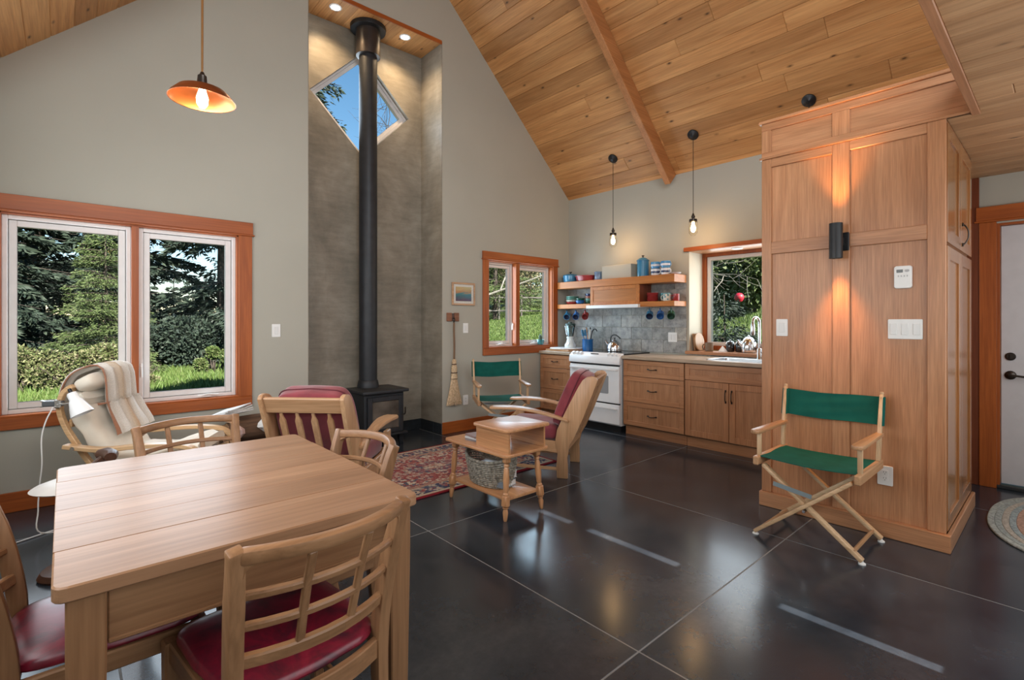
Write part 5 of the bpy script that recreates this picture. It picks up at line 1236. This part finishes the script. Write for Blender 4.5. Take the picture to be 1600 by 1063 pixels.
def blanket_m():
    m, nt, b = nodes('striped_blanket'); tc = N(nt, 'ShaderNodeTexCoord'); sp = N(nt, 'ShaderNodeSeparateXYZ'); L(nt, tc.outputs['UV'], sp.inputs[0])
    c = ramp(nt, sp.outputs['X'], [(.0, (.30, .13, .07)), (.055, (.30, .13, .07)), (.06, (.62, .56, .50)), (.10, (.62, .56, .50)), (.105, (.40, .22, .12)), (.13, (.40, .22, .12)), (.135, (.64, .60, .54)), (.33, (.60, .56, .51)), (.36, (.66, .63, .58)), (.50, (.55, .44, .33)), (.54, (.46, .31, .19)), (.64, (.50, .36, .24)), (.68, (.64, .60, .54)), (.86, (.66, .63, .58)), (.9, (.58, .52, .46)), (1, (.66, .63, .58))])
    n1 = N(nt, 'ShaderNodeTexNoise', Scale=160); L(nt, tc.outputs['Object'], n1.inputs['Vector']); c = mixc(nt, 1.0, c, ramp(nt, n1.outputs['Fac'], [(.3, (.88, .88, .88)), (.7, (1.08, 1.08, 1.08))]), 'MULTIPLY')
    L(nt, c, b.inputs['Base Color']); b.inputs['Roughness'].default_value = .9; b.inputs['Sheen Weight'].default_value = .2; bump(nt, b, n1.outputs['Fac'], .2, .003); return m
# path of the throw: from the lap up the cushion face, over the head and down behind
face = [Vector((p.x+nn.x*.176, 0, p.z+nn.z*.176)) for p, nn, t in cpth][24:-6]
over = [Vector((-.235, 0, .985)), Vector((-.31, 0, .992)), Vector((-.385, 0, .95)), Vector((-.43, 0, .86)), Vector((-.44, 0, .76)), Vector((-.435, 0, .66))]
bpath = catmull(face[::3]+over, 4); 
def throw(u, v):
    i = v*(len(bpath)-1); a = int(i); b_ = min(a+1, len(bpath)-1); p = bpath[a].lerp(bpath[b_], i-a)
    t = (bpath[min(a+1, len(bpath)-1)]-bpath[max(a-1, 0)]).normalized(); nn = Vector((t.z, 0, -t.x))
    wv = .012*math.sin(u*26+1.5*math.sin(v*5))+.006*math.sin(u*47+v*3)
    wid = .36+.05*(1-v); y = -.145+(u)*wid+.03*math.sin(v*6)-.10*(1-v)*(1-v)*(.6-u)
    return (p.x+nn.x*(wv+.016), y, p.z+nn.z*(wv+.016)-.012*(1 if v < .02 else 0))
def throw_mesh():
    m = MB(); m.grid(throw, 48, 40, .007); me = m.mesh('blanket', recalc=False, ang=80); uv = me.uv_layers.new(name='UVMap'); nu, nv = 48, 40; nn = (nu+1)*(nv+1)
    for lp_ in me.loops: k = lp_.vertex_index % nn; uv.data[lp_.index].uv = ((k//(nv+1))/nu, (k % (nv+1))/nv)
    return me
lc.scale = (1, .9, 1)
bo = link('throw_blanket', throw_mesh(), blanket_m()); bo.location = lc.location; bo.rotation_euler = lc.rotation_euler; bo.scale = (1, .9, 1)
tag(bo, 'cream throw with rust stripes draped over the lounge chair', 'blanket')
ll = thing('clip_lamp', 'small white clip on reading lamp clamped to the lounge chair frame', 'lamp', lc.matrix_basis @ Vector((-.385, -.262, .80)) if False else (0, 0, 0))
Mlc = Matrix.Translation(lc.location) @ Euler(lc.rotation_euler).to_matrix().to_4x4(); ll.location = Mlc @ Vector((-.388, -.245, .80)); ll.rotation_euler = lc.rotation_euler
MB().obox((-.035, 0, .0), (.11, .030, .034), None, .006).build('clamp', plain('grey_clamp', (.16, .17, .19), .35, .6), ll)
for s in (-1, 1): MB().obox((-.075, 0, s*.012), (.05, .022, .008), RY(s*14), .002).build('clamp_jaw', CHROME, ll)
MB().obox((.0, -.022, .0), (.03, .018, .05), None, .004).build('pivot', CHROME, ll)
MB().tube([(0, -.03, .0), (.06, -.05, .004), (.105, -.075, .012)], .0055, 8).build('stem', CHROME, ll)
Rl = RY(158) @ RX(8)
Rl = Matrix(((1, 0, 0), (0, 1, 0), (0, 0, 1)))
ax_ = Vector((.45, -.05, -.90)).normalized(); a2 = ax_.cross(Vector((0, 1, 0))).normalized(); Rl = Matrix((a2, ax_.cross(a2), ax_)).transposed()
MB().lathe([(0, -.045), (.022, -.042), (.026, -.03), (.026, .0), (.034, .012), (.056, .085), (.060, .10), (.055, .098), (.030, .018), (0, .012)], (.125, -.085, .035), 24, Rl).build('lamp_shade', WHITE, ll)
MB().lathe([(.008, -.07), (.010, -.06), (.010, -.044)], (.125, -.085, .035), 10, Rl).build('switch', BLACK, ll)
cw = [Mlc @ Vector(p) for p in ((-.40, -.285, .785), (-.43, -.30, .70), (-.445, -.31, .60), (-.44, -.315, .45), (-.455, -.31, .32), (-.45, -.33, .18), (-.43, -.34, .05))]
cw += [Vector((.10, 4.18, .008)), Vector((-.05, 4.20, .007)), Vector((-.28, 4.1, .007)), Vector((-.42, 4.3, .007))]
tag(MB().tube(catmull(cw, 6), .004, 6).build('lamp_cord', PLATE), 'white lamp cord trailing from the clip lamp down to the floor', 'cord')

# ------------------------------------------------------------------ low pedestal seat behind the dining table
ps = thing('pedestal_stool', 'low stool with white saddle seat and dark wooden pedestal by the table', 'stool', (.095, 3.47, 0), math.radians(20))
MB().lathe([(.20, 0), (.205, .012), (.19, .035), (.10, .055), (.05, .07), (0, .072)], seg=32, sx=1, sy=.75).build('base', walnut('x'), ps)
MB().sweep(catmull([(.0, 0, .06), (-.02, 0, .16), (-.015, 0, .28), (.0, 0, .43)], 4), [(.10, .12)]*4+[(.055, .07)]*5+[(.09, .11)]*4, (0, 1, 0)).build('pedestal', walnut('z'), ps, bev=.012, seg=2)
MB().lathe([(0, .425), (.14, .428), (.225, .445), (.235, .452), (.22, .462), (.16, .480), (.08, .492), (0, .494)], seg=36, sy=.8).build('seat', plain('white_hide', (.70, .68, .65), .45, var=.03), ps)
MB().lathe([(.12, .487), (.10, .497), (0, .500)], seg=28, sy=.8).build('seat_pad', plain('blush_hide', (.52, .40, .35), .5), ps)
MB().sweep(catmull([(.02, .03, .49), (.05, .03, .515), (.08, .02, .545), (.095, .01, .56)], 4), [(.06, .03)]*13, (0, 1, 0)).build('back_stem', walnut('x'), ps, bev=.008, seg=2)
MB().tube([(.075, -.06, .57), (.09, -.03, .575), (.095, .03, .575), (.08, .07, .57)], [.027, .034, .034, .027], 14).build('back_roll', walnut('y'), ps)

# ------------------------------------------------------------------ firewood and newspapers by the wall
BARK = wood('bark', (.045, .026, .016), (.15, .085, .05), 'x', .9, grain=26, rand=.2); SPLIT = wood('split_wood', (.30, .17, .09), (.50, .33, .19), 'x', .8, rand=.15)
def log(name, lab, loc, rz, Lg, r, split=True, roll=0):
    t = thing(name, lab, 'firewood', loc, rz, 'firewood pile'); R = RX(roll)
    m = MB(); n = 12; V = []; F = []
    for i in range(5):
        x = -Lg/2+Lg*i/4
        for k in range(n):
            a = PI*k/(n-1) if split else 2*PI*k/n; rr = r*(1+.10*math.sin(k*2.3+i*.7)+.05*rng.uniform(-1, 1)); V.append(R @ Vector((x, rr*math.cos(a), rr*math.sin(a))))
    for i in range(4):
        for k in range(n-1 if split else n): F.append([i*n+k, i*n+(k+1) % n, i*n+n+(k+1) % n, i*n+n+k])
    m.add(V, F, True); m.build('bark', BARK, t, ang=60)
    m = MB(); m.add([V[k]*.995 for k in range(n)]+[V[4*n+k]*.995 for k in range(n)], [list(range(n)), [n+k for k in range(n)]]+([[0, n-1, 2*n-1, n]] if split else [])); m.build('split_face', SPLIT, t)
FX0, FY0 = 1.20, 4.48
rk = thing('log_crate', 'dark low crate holding the firewood below the large window', 'crate', (FX0, FY0, 0))
for s in (-1, 1):
    for k in range(3): MB().box(-.33, .33, s*.20-.010, s*.20+.010, .04+k*.10, .13+k*.10, .003).build('slat', walnut('x'), rk); MB().box(s*.33-.010, s*.33+.010, -.19, .19, .04+k*.10, .13+k*.10, .003).build('slat', walnut('y'), rk)
    for q in (-1, 1): MB().box(s*.315-.015, s*.315+.015, q*.18-.012, q*.18+.012, 0, .33, .002).build('corner_post', walnut('z'), rk)
MB().box(-.32, .32, -.19, .19, .02, .036, .0).build('bottom', walnut('x'), rk)
lg = [(-.02, -.10, .11, 4, .60, .075, 0), (0, .09, .11, -3, .6, .075, 1), (.0, -.10, .25, 3, .58, .07, 1), (.02, .07, .25, -2, .6, .075, 0), (.03, -.05, .385, 10, .60, .085, 0), (-.08, .10, .375, -4, .5, .055, 1), (.08, .02, .455, 12, .52, .065, 1)]
nm = ('bottom front', 'bottom rear', 'middle front', 'middle rear', 'big bark covered upper', 'thin upper rear', 'topmost')
for (dx, dy, z, rz, Lg, r, sp), q in zip(lg, nm): log('firewood_log', q+' log in the crate under the window', (FX0+dx, FY0+dy, z+.04-(.0 if not sp else r*.35)), math.radians(rz), Lg, r, bool(sp), rng.uniform(-15, 15))
for k in range(4):
    z = .505+k*.012
    nw = MB().grid(lambda u, v: (-.11+.22*u, -.15+.30*v, .0035*math.sin(v*5+k)+.006*(u-.5)**2), 6, 8, .009); o = nw.build('newspaper', plain('newsprint', (.60, .61, .61), .8, var=.08, vs=40)); o.location = (FX0-.235, FY0-.03+.004*k, z+.055); o.rotation_euler = (math.radians(3), math.radians(-15), math.radians(-62+5*k))
    tag(o, ('folded newspaper at the bottom of the pile on the firewood', 'second folded newspaper from the bottom on the firewood', 'second newspaper from the top on the firewood', 'topmost newspaper on the firewood pile')[k], 'newspaper', 'newspapers on the firewood')
def crumple(lab, loc, r, mt):
    m = MB(); m.lathe([(0.001, -r), (r*.6, -r*.8), (r, -r*.2), (r*.9, r*.4), (r*.5, r*.9), (.001, r)], (0, 0, 0), 12); m.v = [(v[0]*(1+rng.uniform(-.3, .3)), v[1]*(1+rng.uniform(-.3, .3)), v[2]*(1+rng.uniform(-.3, .3))) for v in m.v]; m.s = [False]*len(m.s)
    o = m.build('crumpled_paper', mt); o.location = loc; tag(o, lab, 'paper')
crumple('crumpled white paper on the logs beside the newspapers', (FX0+.0, FY0-.16, .47), .045, PAPER); crumple('crumpled pinkish paper on the logs nearer the lounge chair', (FX0-.20, FY0-.16, .44), .05, plain('pink_paper', (.50, .36, .33), .8))
crumple('small white paper scrap on top of the logs', (FX0+.05, FY0+.02, .575), .028, PAPER)
# ------------------------------------------------------------------ outdoors
def gz(x, y):
    e = max(0.0, x-4.2-.15*max(0.0, y-4)); e = e*e/(e+.8)
    return -.25+.165*e+.03*math.sin(x*.4)*math.cos(y*.35)
m = MB(); nx, ny = 44, 44
m.v = [(-30+i*2.0, -14+j*2.0, gz(-30+i*2.0, -14+j*2.0)) for i in range(nx+1) for j in range(ny+1)]
for i in range(nx):
    for j in range(ny):
        x, y = -30+i*2.0, -14+j*2.0
        m.f.append([i*(ny+1)+j, (i+1)*(ny+1)+j, (i+1)*(ny+1)+j+1, i*(ny+1)+j+1]); m.s.append(True); m.m.append(0)
def turf_m():
    m_, nt, b = nodes('meadow_turf'); n1 = N(nt, 'ShaderNodeTexNoise', Scale=.7, Detail=8.0, Roughness=.7); L(nt, coords(nt), n1.inputs['Vector'])
    L(nt, ramp(nt, n1.outputs['Fac'], [(.3, (.03, .05, .013)), (.5, (.06, .095, .025)), (.7, (.11, .13, .045))]), b.inputs['Base Color']); b.inputs['Roughness'].default_value = .9; return m_
gr = m.build('ground', turf_m()); tag(gr, kind='structure')

def quads(name, P, D, Ln, W, mat, parent=None, bend=0.0):
    """a spray of diamond leaves: base P, direction D, length Ln, half width W"""
    n = len(P); D = D/np.linalg.norm(D, axis=1, keepdims=True); r = rng.normal(size=(n, 3)); S = np.cross(D, r); S /= np.linalg.norm(S, axis=1, keepdims=True)+1e-9
    Ln = Ln[:, None]; W = W[:, None]; V = np.empty((n, 4, 3)); V[:, 0] = P; V[:, 1] = P+D*Ln*.5+S*W; V[:, 2] = P+D*Ln; V[:, 3] = P+D*Ln*.5-S*W
    V[:, 2, 2] -= bend*Ln[:, 0]
    me = bpy.data.meshes.new(name); me.vertices.add(4*n); me.loops.add(4*n); me.polygons.add(n)
    me.vertices.foreach_set('co', V.reshape(-1)); me.loops.foreach_set('vertex_index', np.arange(4*n, dtype=np.int32))
    me.polygons.foreach_set('loop_start', np.arange(0, 4*n, 4, dtype=np.int32)); me.polygons.foreach_set('loop_total', np.full(n, 4, dtype=np.int32)); me.update(calc_edges=True)
    return link(name, me, mat, parent)
NEED_D = leaf_m('dark_needles', [(0.016, 0.027, 0.020), (0.027, 0.043, 0.030), (0.044, 0.062, 0.042), (0.019, 0.034, 0.027)])
NEED_B = leaf_m('blue_needles', [(0.022, 0.038, 0.029), (0.036, 0.056, 0.038), (0.052, 0.072, 0.044)])
NEED_L = leaf_m('bright_needles', [(0.044, 0.072, 0.021), (0.072, 0.108, 0.034), (0.116, 0.148, 0.060), (0.056, 0.084, 0.028)])
LEAF_G = leaf_m('hedge_leaves', [(0.036, 0.068, 0.016), (0.064, 0.104, 0.024), (0.104, 0.136, 0.044), (0.144, 0.160, 0.072)])
LEAF_O = leaf_m('olive_leaves', [(0.072, 0.080, 0.028), (0.120, 0.120, 0.048), (0.184, 0.168, 0.088), (0.240, 0.216, 0.128), (0.056, 0.064, 0.024)])
BRAM = leaf_m('bramble_leaves', [(0.048, 0.072, 0.020), (0.088, 0.112, 0.036), (0.136, 0.152, 0.064), (0.176, 0.168, 0.088), (0.080, 0.064, 0.040)])
GRASS = leaf_m('grass_blades', [(0.044, 0.084, 0.014), (0.068, 0.120, 0.024), (0.100, 0.152, 0.036), (0.128, 0.160, 0.056)])
TRUNK = plain('tree_bark', (.06, .048, .038), .9, var=.2, vs=8); PALE = plain('lichen_bark', (.19, .18, .155), .9, var=.15, vs=10)
def conifer(name, lab, x, y, H, R, base, mt, n=9000, seed=1, dens=1.0, L0=.34, cat='tree', group=None, droop=.25, powr=.85):
    t = thing(name, lab, cat, (x, y, gz(x, y)), 0, group); g = np.random.default_rng(seed); n = int(n*2.6); L0 = L0*.58; dens = dens*1.5
    MB().tube([(0, 0, -.1), (.03, 0, H*.5), (0, 0, H*.98)], [max(.05, H*.016), H*.010, .01], 8).build('trunk', TRUNK, t)
    nb = int(max(30, 7.5*H*dens)); zb = base+(H-base)*np.sort(g.random(nb))**1.15; az = g.random(nb)*6.283; k = (zb-base)/(H-base)
    Lb = R*(1-k)**powr*(.72+.4*g.random(nb))+.12
    bm = MB()
    for i in range(nb):
        if Lb[i] > .5: e = Vector((math.cos(az[i])*Lb[i], math.sin(az[i])*Lb[i], zb[i]-droop*Lb[i]*.6)); bm.tube([(0, 0, zb[i]), e*.5+Vector((0, 0, zb[i]*.5+.02)), e], [.022, .014, .005], 4)
    if bm.v: bm.build('branches', TRUNK, t)
    w = Lb**1.5; idx = g.choice(nb, size=n, p=w/w.sum()); s = g.random(n)**.7; l = Lb[idx]
    lat = (g.random(n)-.5)*2*(.42*l*(1-s)*.9+.07); rad = s*l; a = az[idx]
    px = np.cos(a)*rad-np.sin(a)*lat; py = np.sin(a)*rad+np.cos(a)*lat; pz = zb[idx]-droop*rad*(.3+.7*s)-np.abs(lat)*.12+g.normal(size=n)*.04
    sg = np.sign(lat)
    D = np.stack([np.cos(a)*.8-np.sin(a)*sg*.7+g.normal(size=n)*.3, np.sin(a)*.8+np.cos(a)*sg*.7+g.normal(size=n)*.3, -.35+g.normal(size=n)*.25], 1)
    o = quads('foliage', np.stack([px, py, pz], 1), D, L0*(.6+.8*g.random(n)), L0*.13*(.7+.6*g.random(n)), mt, t); tag(o, kind='stuff'); return t
def bush(name, lab, x, y, rx, ry, h, mt, n=5000, seed=2, L0=.12, cat='bush', z0=.05, group=None, canes=0, lumps=6):
    t = thing(name, lab, cat, (x, y, gz(x, y)), 0, group); g = np.random.default_rng(seed)
    n = int(n*2.2); L0 = L0*.68; cs = [(g.uniform(-.6, .6)*rx, g.uniform(-.6, .6)*ry, g.uniform(.35, .75)*h, g.uniform(.32, .55)) if not canes else (g.uniform(-.85, .85)*rx, g.uniform(-.7, .7)*ry, g.uniform(.12, .8)*h, g.uniform(.12, .36)) for _ in range(lumps if not canes else 22)]
    bm = MB()
    for c in cs: bm.tube([(c[0]*.2, c[1]*.2, -.05), (c[0]*.6, c[1]*.6, c[2]*.5), (c[0], c[1], c[2])], [.03, .02, .008], 5)
    for k in range(canes):
        a = g.random()*6.28; r = g.uniform(.3, 1); bm.tube(catmull([(math.cos(a)*rx*r*.3, math.sin(a)*ry*r*.3, .0), (math.cos(a)*rx*r*.7, math.sin(a)*ry*r*.7, h*g.uniform(.6, .95)), (math.cos(a)*rx*r*1.1, math.sin(a)*ry*r*1.1, h*g.uniform(.3, .9))], 4), .0045, 4)
    bm.build('stems', TRUNK, t)
    ci = g.integers(0, lumps, n); d = g.normal(size=(n, 3)); d /= np.linalg.norm(d, axis=1, keepdims=True); rr = g.random(n)**.33
    C = np.array([c[:3] for c in cs]); S = np.array([(c[3]*rx*1.25, c[3]*ry*1.25, c[3]*h*.9) for c in cs]); P = C[ci]+d*S[ci]*rr[:, None]; P[:, 2] = np.maximum(P[:, 2], z0*g.random(n))
    o = quads('foliage', P, d+g.normal(size=(n, 3))*.7, L0*(.6+.8*g.random(n)), L0*.26*(.7+.6*g.random(n)), mt, t); tag(o, kind='stuff'); return t

# seen through the large north window
conifer('conifer', 'dark conifer at the left of the large window view', -2.2, 21.5, 15, 3.2, .6, NEED_D, 11000, 11, L0=.46)
conifer('conifer', 'dark conifer behind the bright young one in the large window', .7, 24.5, 16, 3.3, .6, NEED_D, 11000, 12, L0=.48)
conifer('conifer', 'dense dark conifer between its neighbours far back left', -.8, 27.5, 17, 3.6, .5, NEED_D, 9000, 13, L0=.55)
conifer('young_conifer', 'bright green young conifer in the left pane of the large window', .82, 17.3, 4.25, 1.2, .15, NEED_L, 13000, 14, L0=.14, dens=4.2, droop=.05, powr=.6)
conifer('conifer', 'tall conifer whose bare lower trunk hides behind the mullion', 2.15, 22.5, 14, 2.0, 3.4, NEED_D, 6500, 15, L0=.46)
conifer('conifer', 'tall dark conifer at the right edge of the large window view', 4.1, 19.6, 14, 2.0, 1.5, NEED_D, 7500, 16, L0=.42, droop=.35)
conifer('far_conifer', 'small blue green conifer far away in the gap of the right pane', 6.4, 47, 6.0, 2.6, .3, NEED_B, 4500, 17, L0=.5)
conifer('far_conifer', 'second far conifer right of the blue green one', 8.0, 49, 5.3, 2.4, .3, NEED_B, 4000, 18, L0=.5)
conifer('far_conifer', 'low far conifer at the left of the gap', 4.7, 46, 4.6, 2.6, .3, NEED_B, 4000, 19, L0=.5)
bush('dark_bush', 'dark bush under the tall conifer in the right pane', 3.25, 19.2, 1.2, .9, 1.9, NEED_D, 4500, 20, .2)
bush('dark_bush', 'dark bush behind the mullion of the large window', 2.1, 19.5, 1.0, .9, 1.5, NEED_D, 3500, 21, .2)
for k, (x, y, rx, h, mt) in enumerate(((-1.7, 15.2, 1.3, 1.3, BRAM), (-.5, 14.9, 1.1, 1.15, BRAM), (.35, 14.5, .9, 1.0, BRAM), (1.2, 15.0, .8, .7, BRAM), (2.2, 20.5, 1.0, .6, LEAF_G), (3.4, 20.8, 1.1, .62, LEAF_G), (3.25, 16.6, .55, .85, LEAF_G), (4.9, 20.5, 1.2, .75, BRAM))):
    bush('bramble', ('pale bramble thicket at the far left of the window', 'bramble thicket left of the lounge chair head', 'low bramble before the bright young conifer', 'low bramble behind the mullion', 'low green shrub at the left of the right pane', 'low green shrub in the middle of the right pane', 'leafy sapling standing out of the grass in the right pane', 'low green shrub at the right of the right pane')[k], x, y, rx, .7, h, mt, 4200, 40+k, .10, canes=9 if mt is BRAM else 3, group='shrubs along the meadow edge')
# seen through the small north window
conifer('leafy_conifer', 'feathery green conifer in the left pane of the small window', 17.6, 21.0, 9, 3.0, .9, NEED_L, 9000, 60, L0=.24, dens=1.6, droop=.15)
bush('olive_tree', 'olive brown leafy tree in the right pane of the small window', 21.5, 22.3, 3.4, 3.0, 8.6, LEAF_O, 11000, 61, .17, 'tree', 1.2, lumps=10)
bush('green_tree', 'green leafy tree behind the pale limb in the small window', 21.0, 26.0, 4.0, 3.0, 9, LEAF_G, 9000, 62, .24, 'tree', .9, lumps=10)
bush('dark_hedge', 'dark hedge at the back of the lawn in the small window', 25.5, 27.5, 6, 2.2, 5.5, NEED_D, 7000, 63, .34, 'hedge', lumps=9)
lt = thing('leaning_tree', 'pale leaning limb crossing the small window view', 'tree', (8.6, 11.2, gz(8.6, 11.2)))
MB().tube(catmull([(-1.6, 1.2, .9), (-.7, .5, 1.35), (.3, -.2, 1.85), (1.6, -1.2, 2.45), (2.8, -2.2, 3.2)], 5), [.036]*6+[.030]*6+[.022]*9, 7).build('limb', PALE, lt)
MB().tube(catmull([(-1.6, 1.2, .9), (-1.9, 1.4, .45), (-2.0, 1.5, -.05)], 4), .055, 7).build('trunk', PALE, lt)
for k, (a, b) in enumerate((((-.2, .2, 1.6), (1.0, .5, 1.45)), ((.6, -.45, 2.0), (1.5, -.2, 2.9)), ((-.9, .7, 1.25), (-.2, .9, .95)))): MB().tube(catmull([a, ((a[0]+b[0])/2, (a[1]+b[1])/2+.1, (a[2]+b[2])/2+.05), b], 4), [.022]*5+[.008]*4, 5).build('branch', PALE, lt)
fe = thing('rail_fence', 'weathered grey rail fence with a diagonal brace beyond the small window', 'fence', (17.2, 20.2, gz(17.2, 20.2)), math.radians(-35))
GW = wood('weathered_wood', (.08, .075, .07), (.16, .15, .14), 'x', .9)
for k in range(5): MB().box(-2.4+k*1.2-.04, -2.4+k*1.2+.04, -.06, .06, -.1, 1.35, .01).build('post', GW, fe)
for z in (.5, 1.2): MB().box(-2.5, 2.5, -.10, -.06, z-.035, z+.035, .01).build('rail', GW, fe)
MB().bar((-2.3, -.03, .15), (-1.3, -.03, 1.1), .04, .10, ch=.008).build('brace', GW, fe)
# seen through the kitchen window (east)
conifer('conifer', 'dark conifer at the back of the slope in the kitchen window', 27, 11.6, 11, 3.8, .3, NEED_D, 9000, 70, L0=.5)
conifer('conifer', 'green conifer in the middle of the kitchen window view', 23, 10.6, 6.5, 2.3, .4, NEED_L, 7000, 71, L0=.36)
conifer('conifer', 'dark conifer at the left of the kitchen window view', 26.5, 14.8, 12, 4.0, .3, NEED_D, 8000, 72, L0=.5)
conifer('conifer', 'green conifer partly hidden by the tall cabinet', 21, 8.3, 7.5, 2.4, .3, NEED_L, 7000, 73, L0=.36)
conifer('conifer', 'dark conifer far right up the slope', 30, 8.5, 12, 4.0, .3, NEED_D, 7000, 74, L0=.55)
bush('slope_shrub', 'yellow green shrub at the left foot of the slope', 17.5, 8.9, 1.0, .9, 1.3, LEAF_G, 3500, 75, .13)
bush('slope_shrub', 'spiky green shrub at the right of the slope near the cabinet edge', 16.5, 6.75, 1.2, 1.0, 1.9, NEED_L, 4000, 76, .26)
conifer('sapling', 'small dark conifer sapling close outside the kitchen window', 8.05, 3.77, 1.5, .52, .25, NEED_D, 3200, 77, dens=3.0, L0=.13, droop=-.15)
bt = thing('bare_tree', 'lichen pale bare tree whose branches cross the kitchen window top', 'tree', (11.8, 7.4, gz(11.8, 7.4)))
MB().tube([(0, 0, -.1), (.1, 0, 1.6), (.0, -.1, 3.1)], [.12, .09, .05], 8).build('trunk', PALE, bt)
g = np.random.default_rng(5)
def brg(p, d, Ln, r, depth, m_):
    P = [p]; q = p.copy(); dd = d.copy()
    for k in range(5): dd = (dd+Vector((g.normal()*.18, g.normal()*.18, g.normal()*.14))).normalized(); q = q+dd*Ln/5; P.append(q.copy())
    m_.tube(P, [r*(1-.12*k) for k in range(6)], 5)
    if depth:
        for k in range(5): i = int(g.integers(1, 6)); nd = (dd+Vector((g.normal()*.7, g.normal()*.7, g.normal()*.5))).normalized(); brg(P[i], nd, Ln*.55, r*.5, depth-1, m_)
for z, d in ((1.75, (-.3, -1, -.06)), (2.0, (-.9, -.5, .02)), (2.2, (-.1, -1, .03)), (2.5, (-.5, -.9, .12)), (2.4, (-.8, .2, .2))):
    m_ = MB(); brg(Vector((.05, 0, z)), Vector(d).normalized(), 2.3, .021, 2, m_); m_.build('branch', PALE, bt)
rbk = MB().lathe([(.0, -.092), (.05, -.08), (.08, -.04), (.092, 0), (.08, .044), (.05, .08), (0, .092)], (9.9, 4.33, 1.78), 18); 
rb_ = rbk.build('red_ball', plain('red_buoy', (.36, .012, .03), .5, var=.04)); tag(rb_, 'red ball hanging outside the kitchen window', 'ball')
MB().tube([(9.9, 4.32, 1.97), (9.95, 4.36, 2.25), (10.05, 4.5, 2.52)], .004, 5).build('cord', BLACK, rb_)
# high twigs seen through the diamond window
tw = thing('twiggy_tree', 'bare twiggy treetop seen through the diamond window', 'tree', (8.0, 15.6, gz(8.0, 15.6)))
MB().tube([(0, 0, -.1), (.1, .1, 3.5), (.0, .0, 7.0)], [.14, .10, .05], 8).build('trunk', TRUNK, tw)
for z, d in ((6.2, (-.25, -.2, 1)), (6.6, (.3, .1, 1)), (6.0, (-.6, .1, 1)), (5.6, (.6, -.1, .9))):
    m_ = MB(); brg(Vector((.05, 0, z)), Vector(d).normalized(), 2.6, .022, 2, m_); m_.build('branch', TRUNK, tw)
tb2 = conifer('tall_conifer', 'tall conifer whose branch tip shows in the diamond window', 4.2, 13.4, 12.5, 1.55, 6.4, NEED_D, 2600, 80, L0=.3)
# grass, denser near the house
def grass(name, lab, fn, n, seed, ht=1.0):
    g = np.random.default_rng(seed); P = fn(g, n); z = np.array([gz(a, b) for a, b in P]); D = np.stack([g.normal(size=n)*.45, g.normal(size=n)*.45, np.ones(n)], 1)
    o = quads('grass', np.concatenate([P, z[:, None]-.02], 1), D, (.14+.16*g.random(n))*ht, .007+.006*g.random(n)+.0*P[:, 0], GRASS); tag(o, lab, 'grass', None, 'stuff')
def wedge(lo, hi, a, b, ax):
    def f(g, n):
        d = lo+(hi-lo)*g.random(n)**1.4; k = (a+(b-a)*g.random(n))*d
        return np.stack([k, d] if ax == 'y' else [d, k], 1)
    return f
grass('meadow_grass', 'meadow grass beyond the large window', wedge(8, 20, -.14, .30, 'y'), 42000, 90)
grass('lawn_grass', 'lawn grass beyond the small window', wedge(8.5, 24, .72, 1.12, 'y'), 46000, 91, .5)
grass('slope_grass', 'grass on the slope beyond the kitchen window', wedge(8, 26, .30, .58, 'x'), 50000, 92, .6)
lgo = MB().tube([(-1.35, 11.2, -.05), (-.85, 11.0, -.04), (-.45, 10.9, -.05)], [.10, .11, .09], 10); tag(lgo.build('fallen_log', TRUNK), 'short fallen log lying in the meadow grass', 'log')
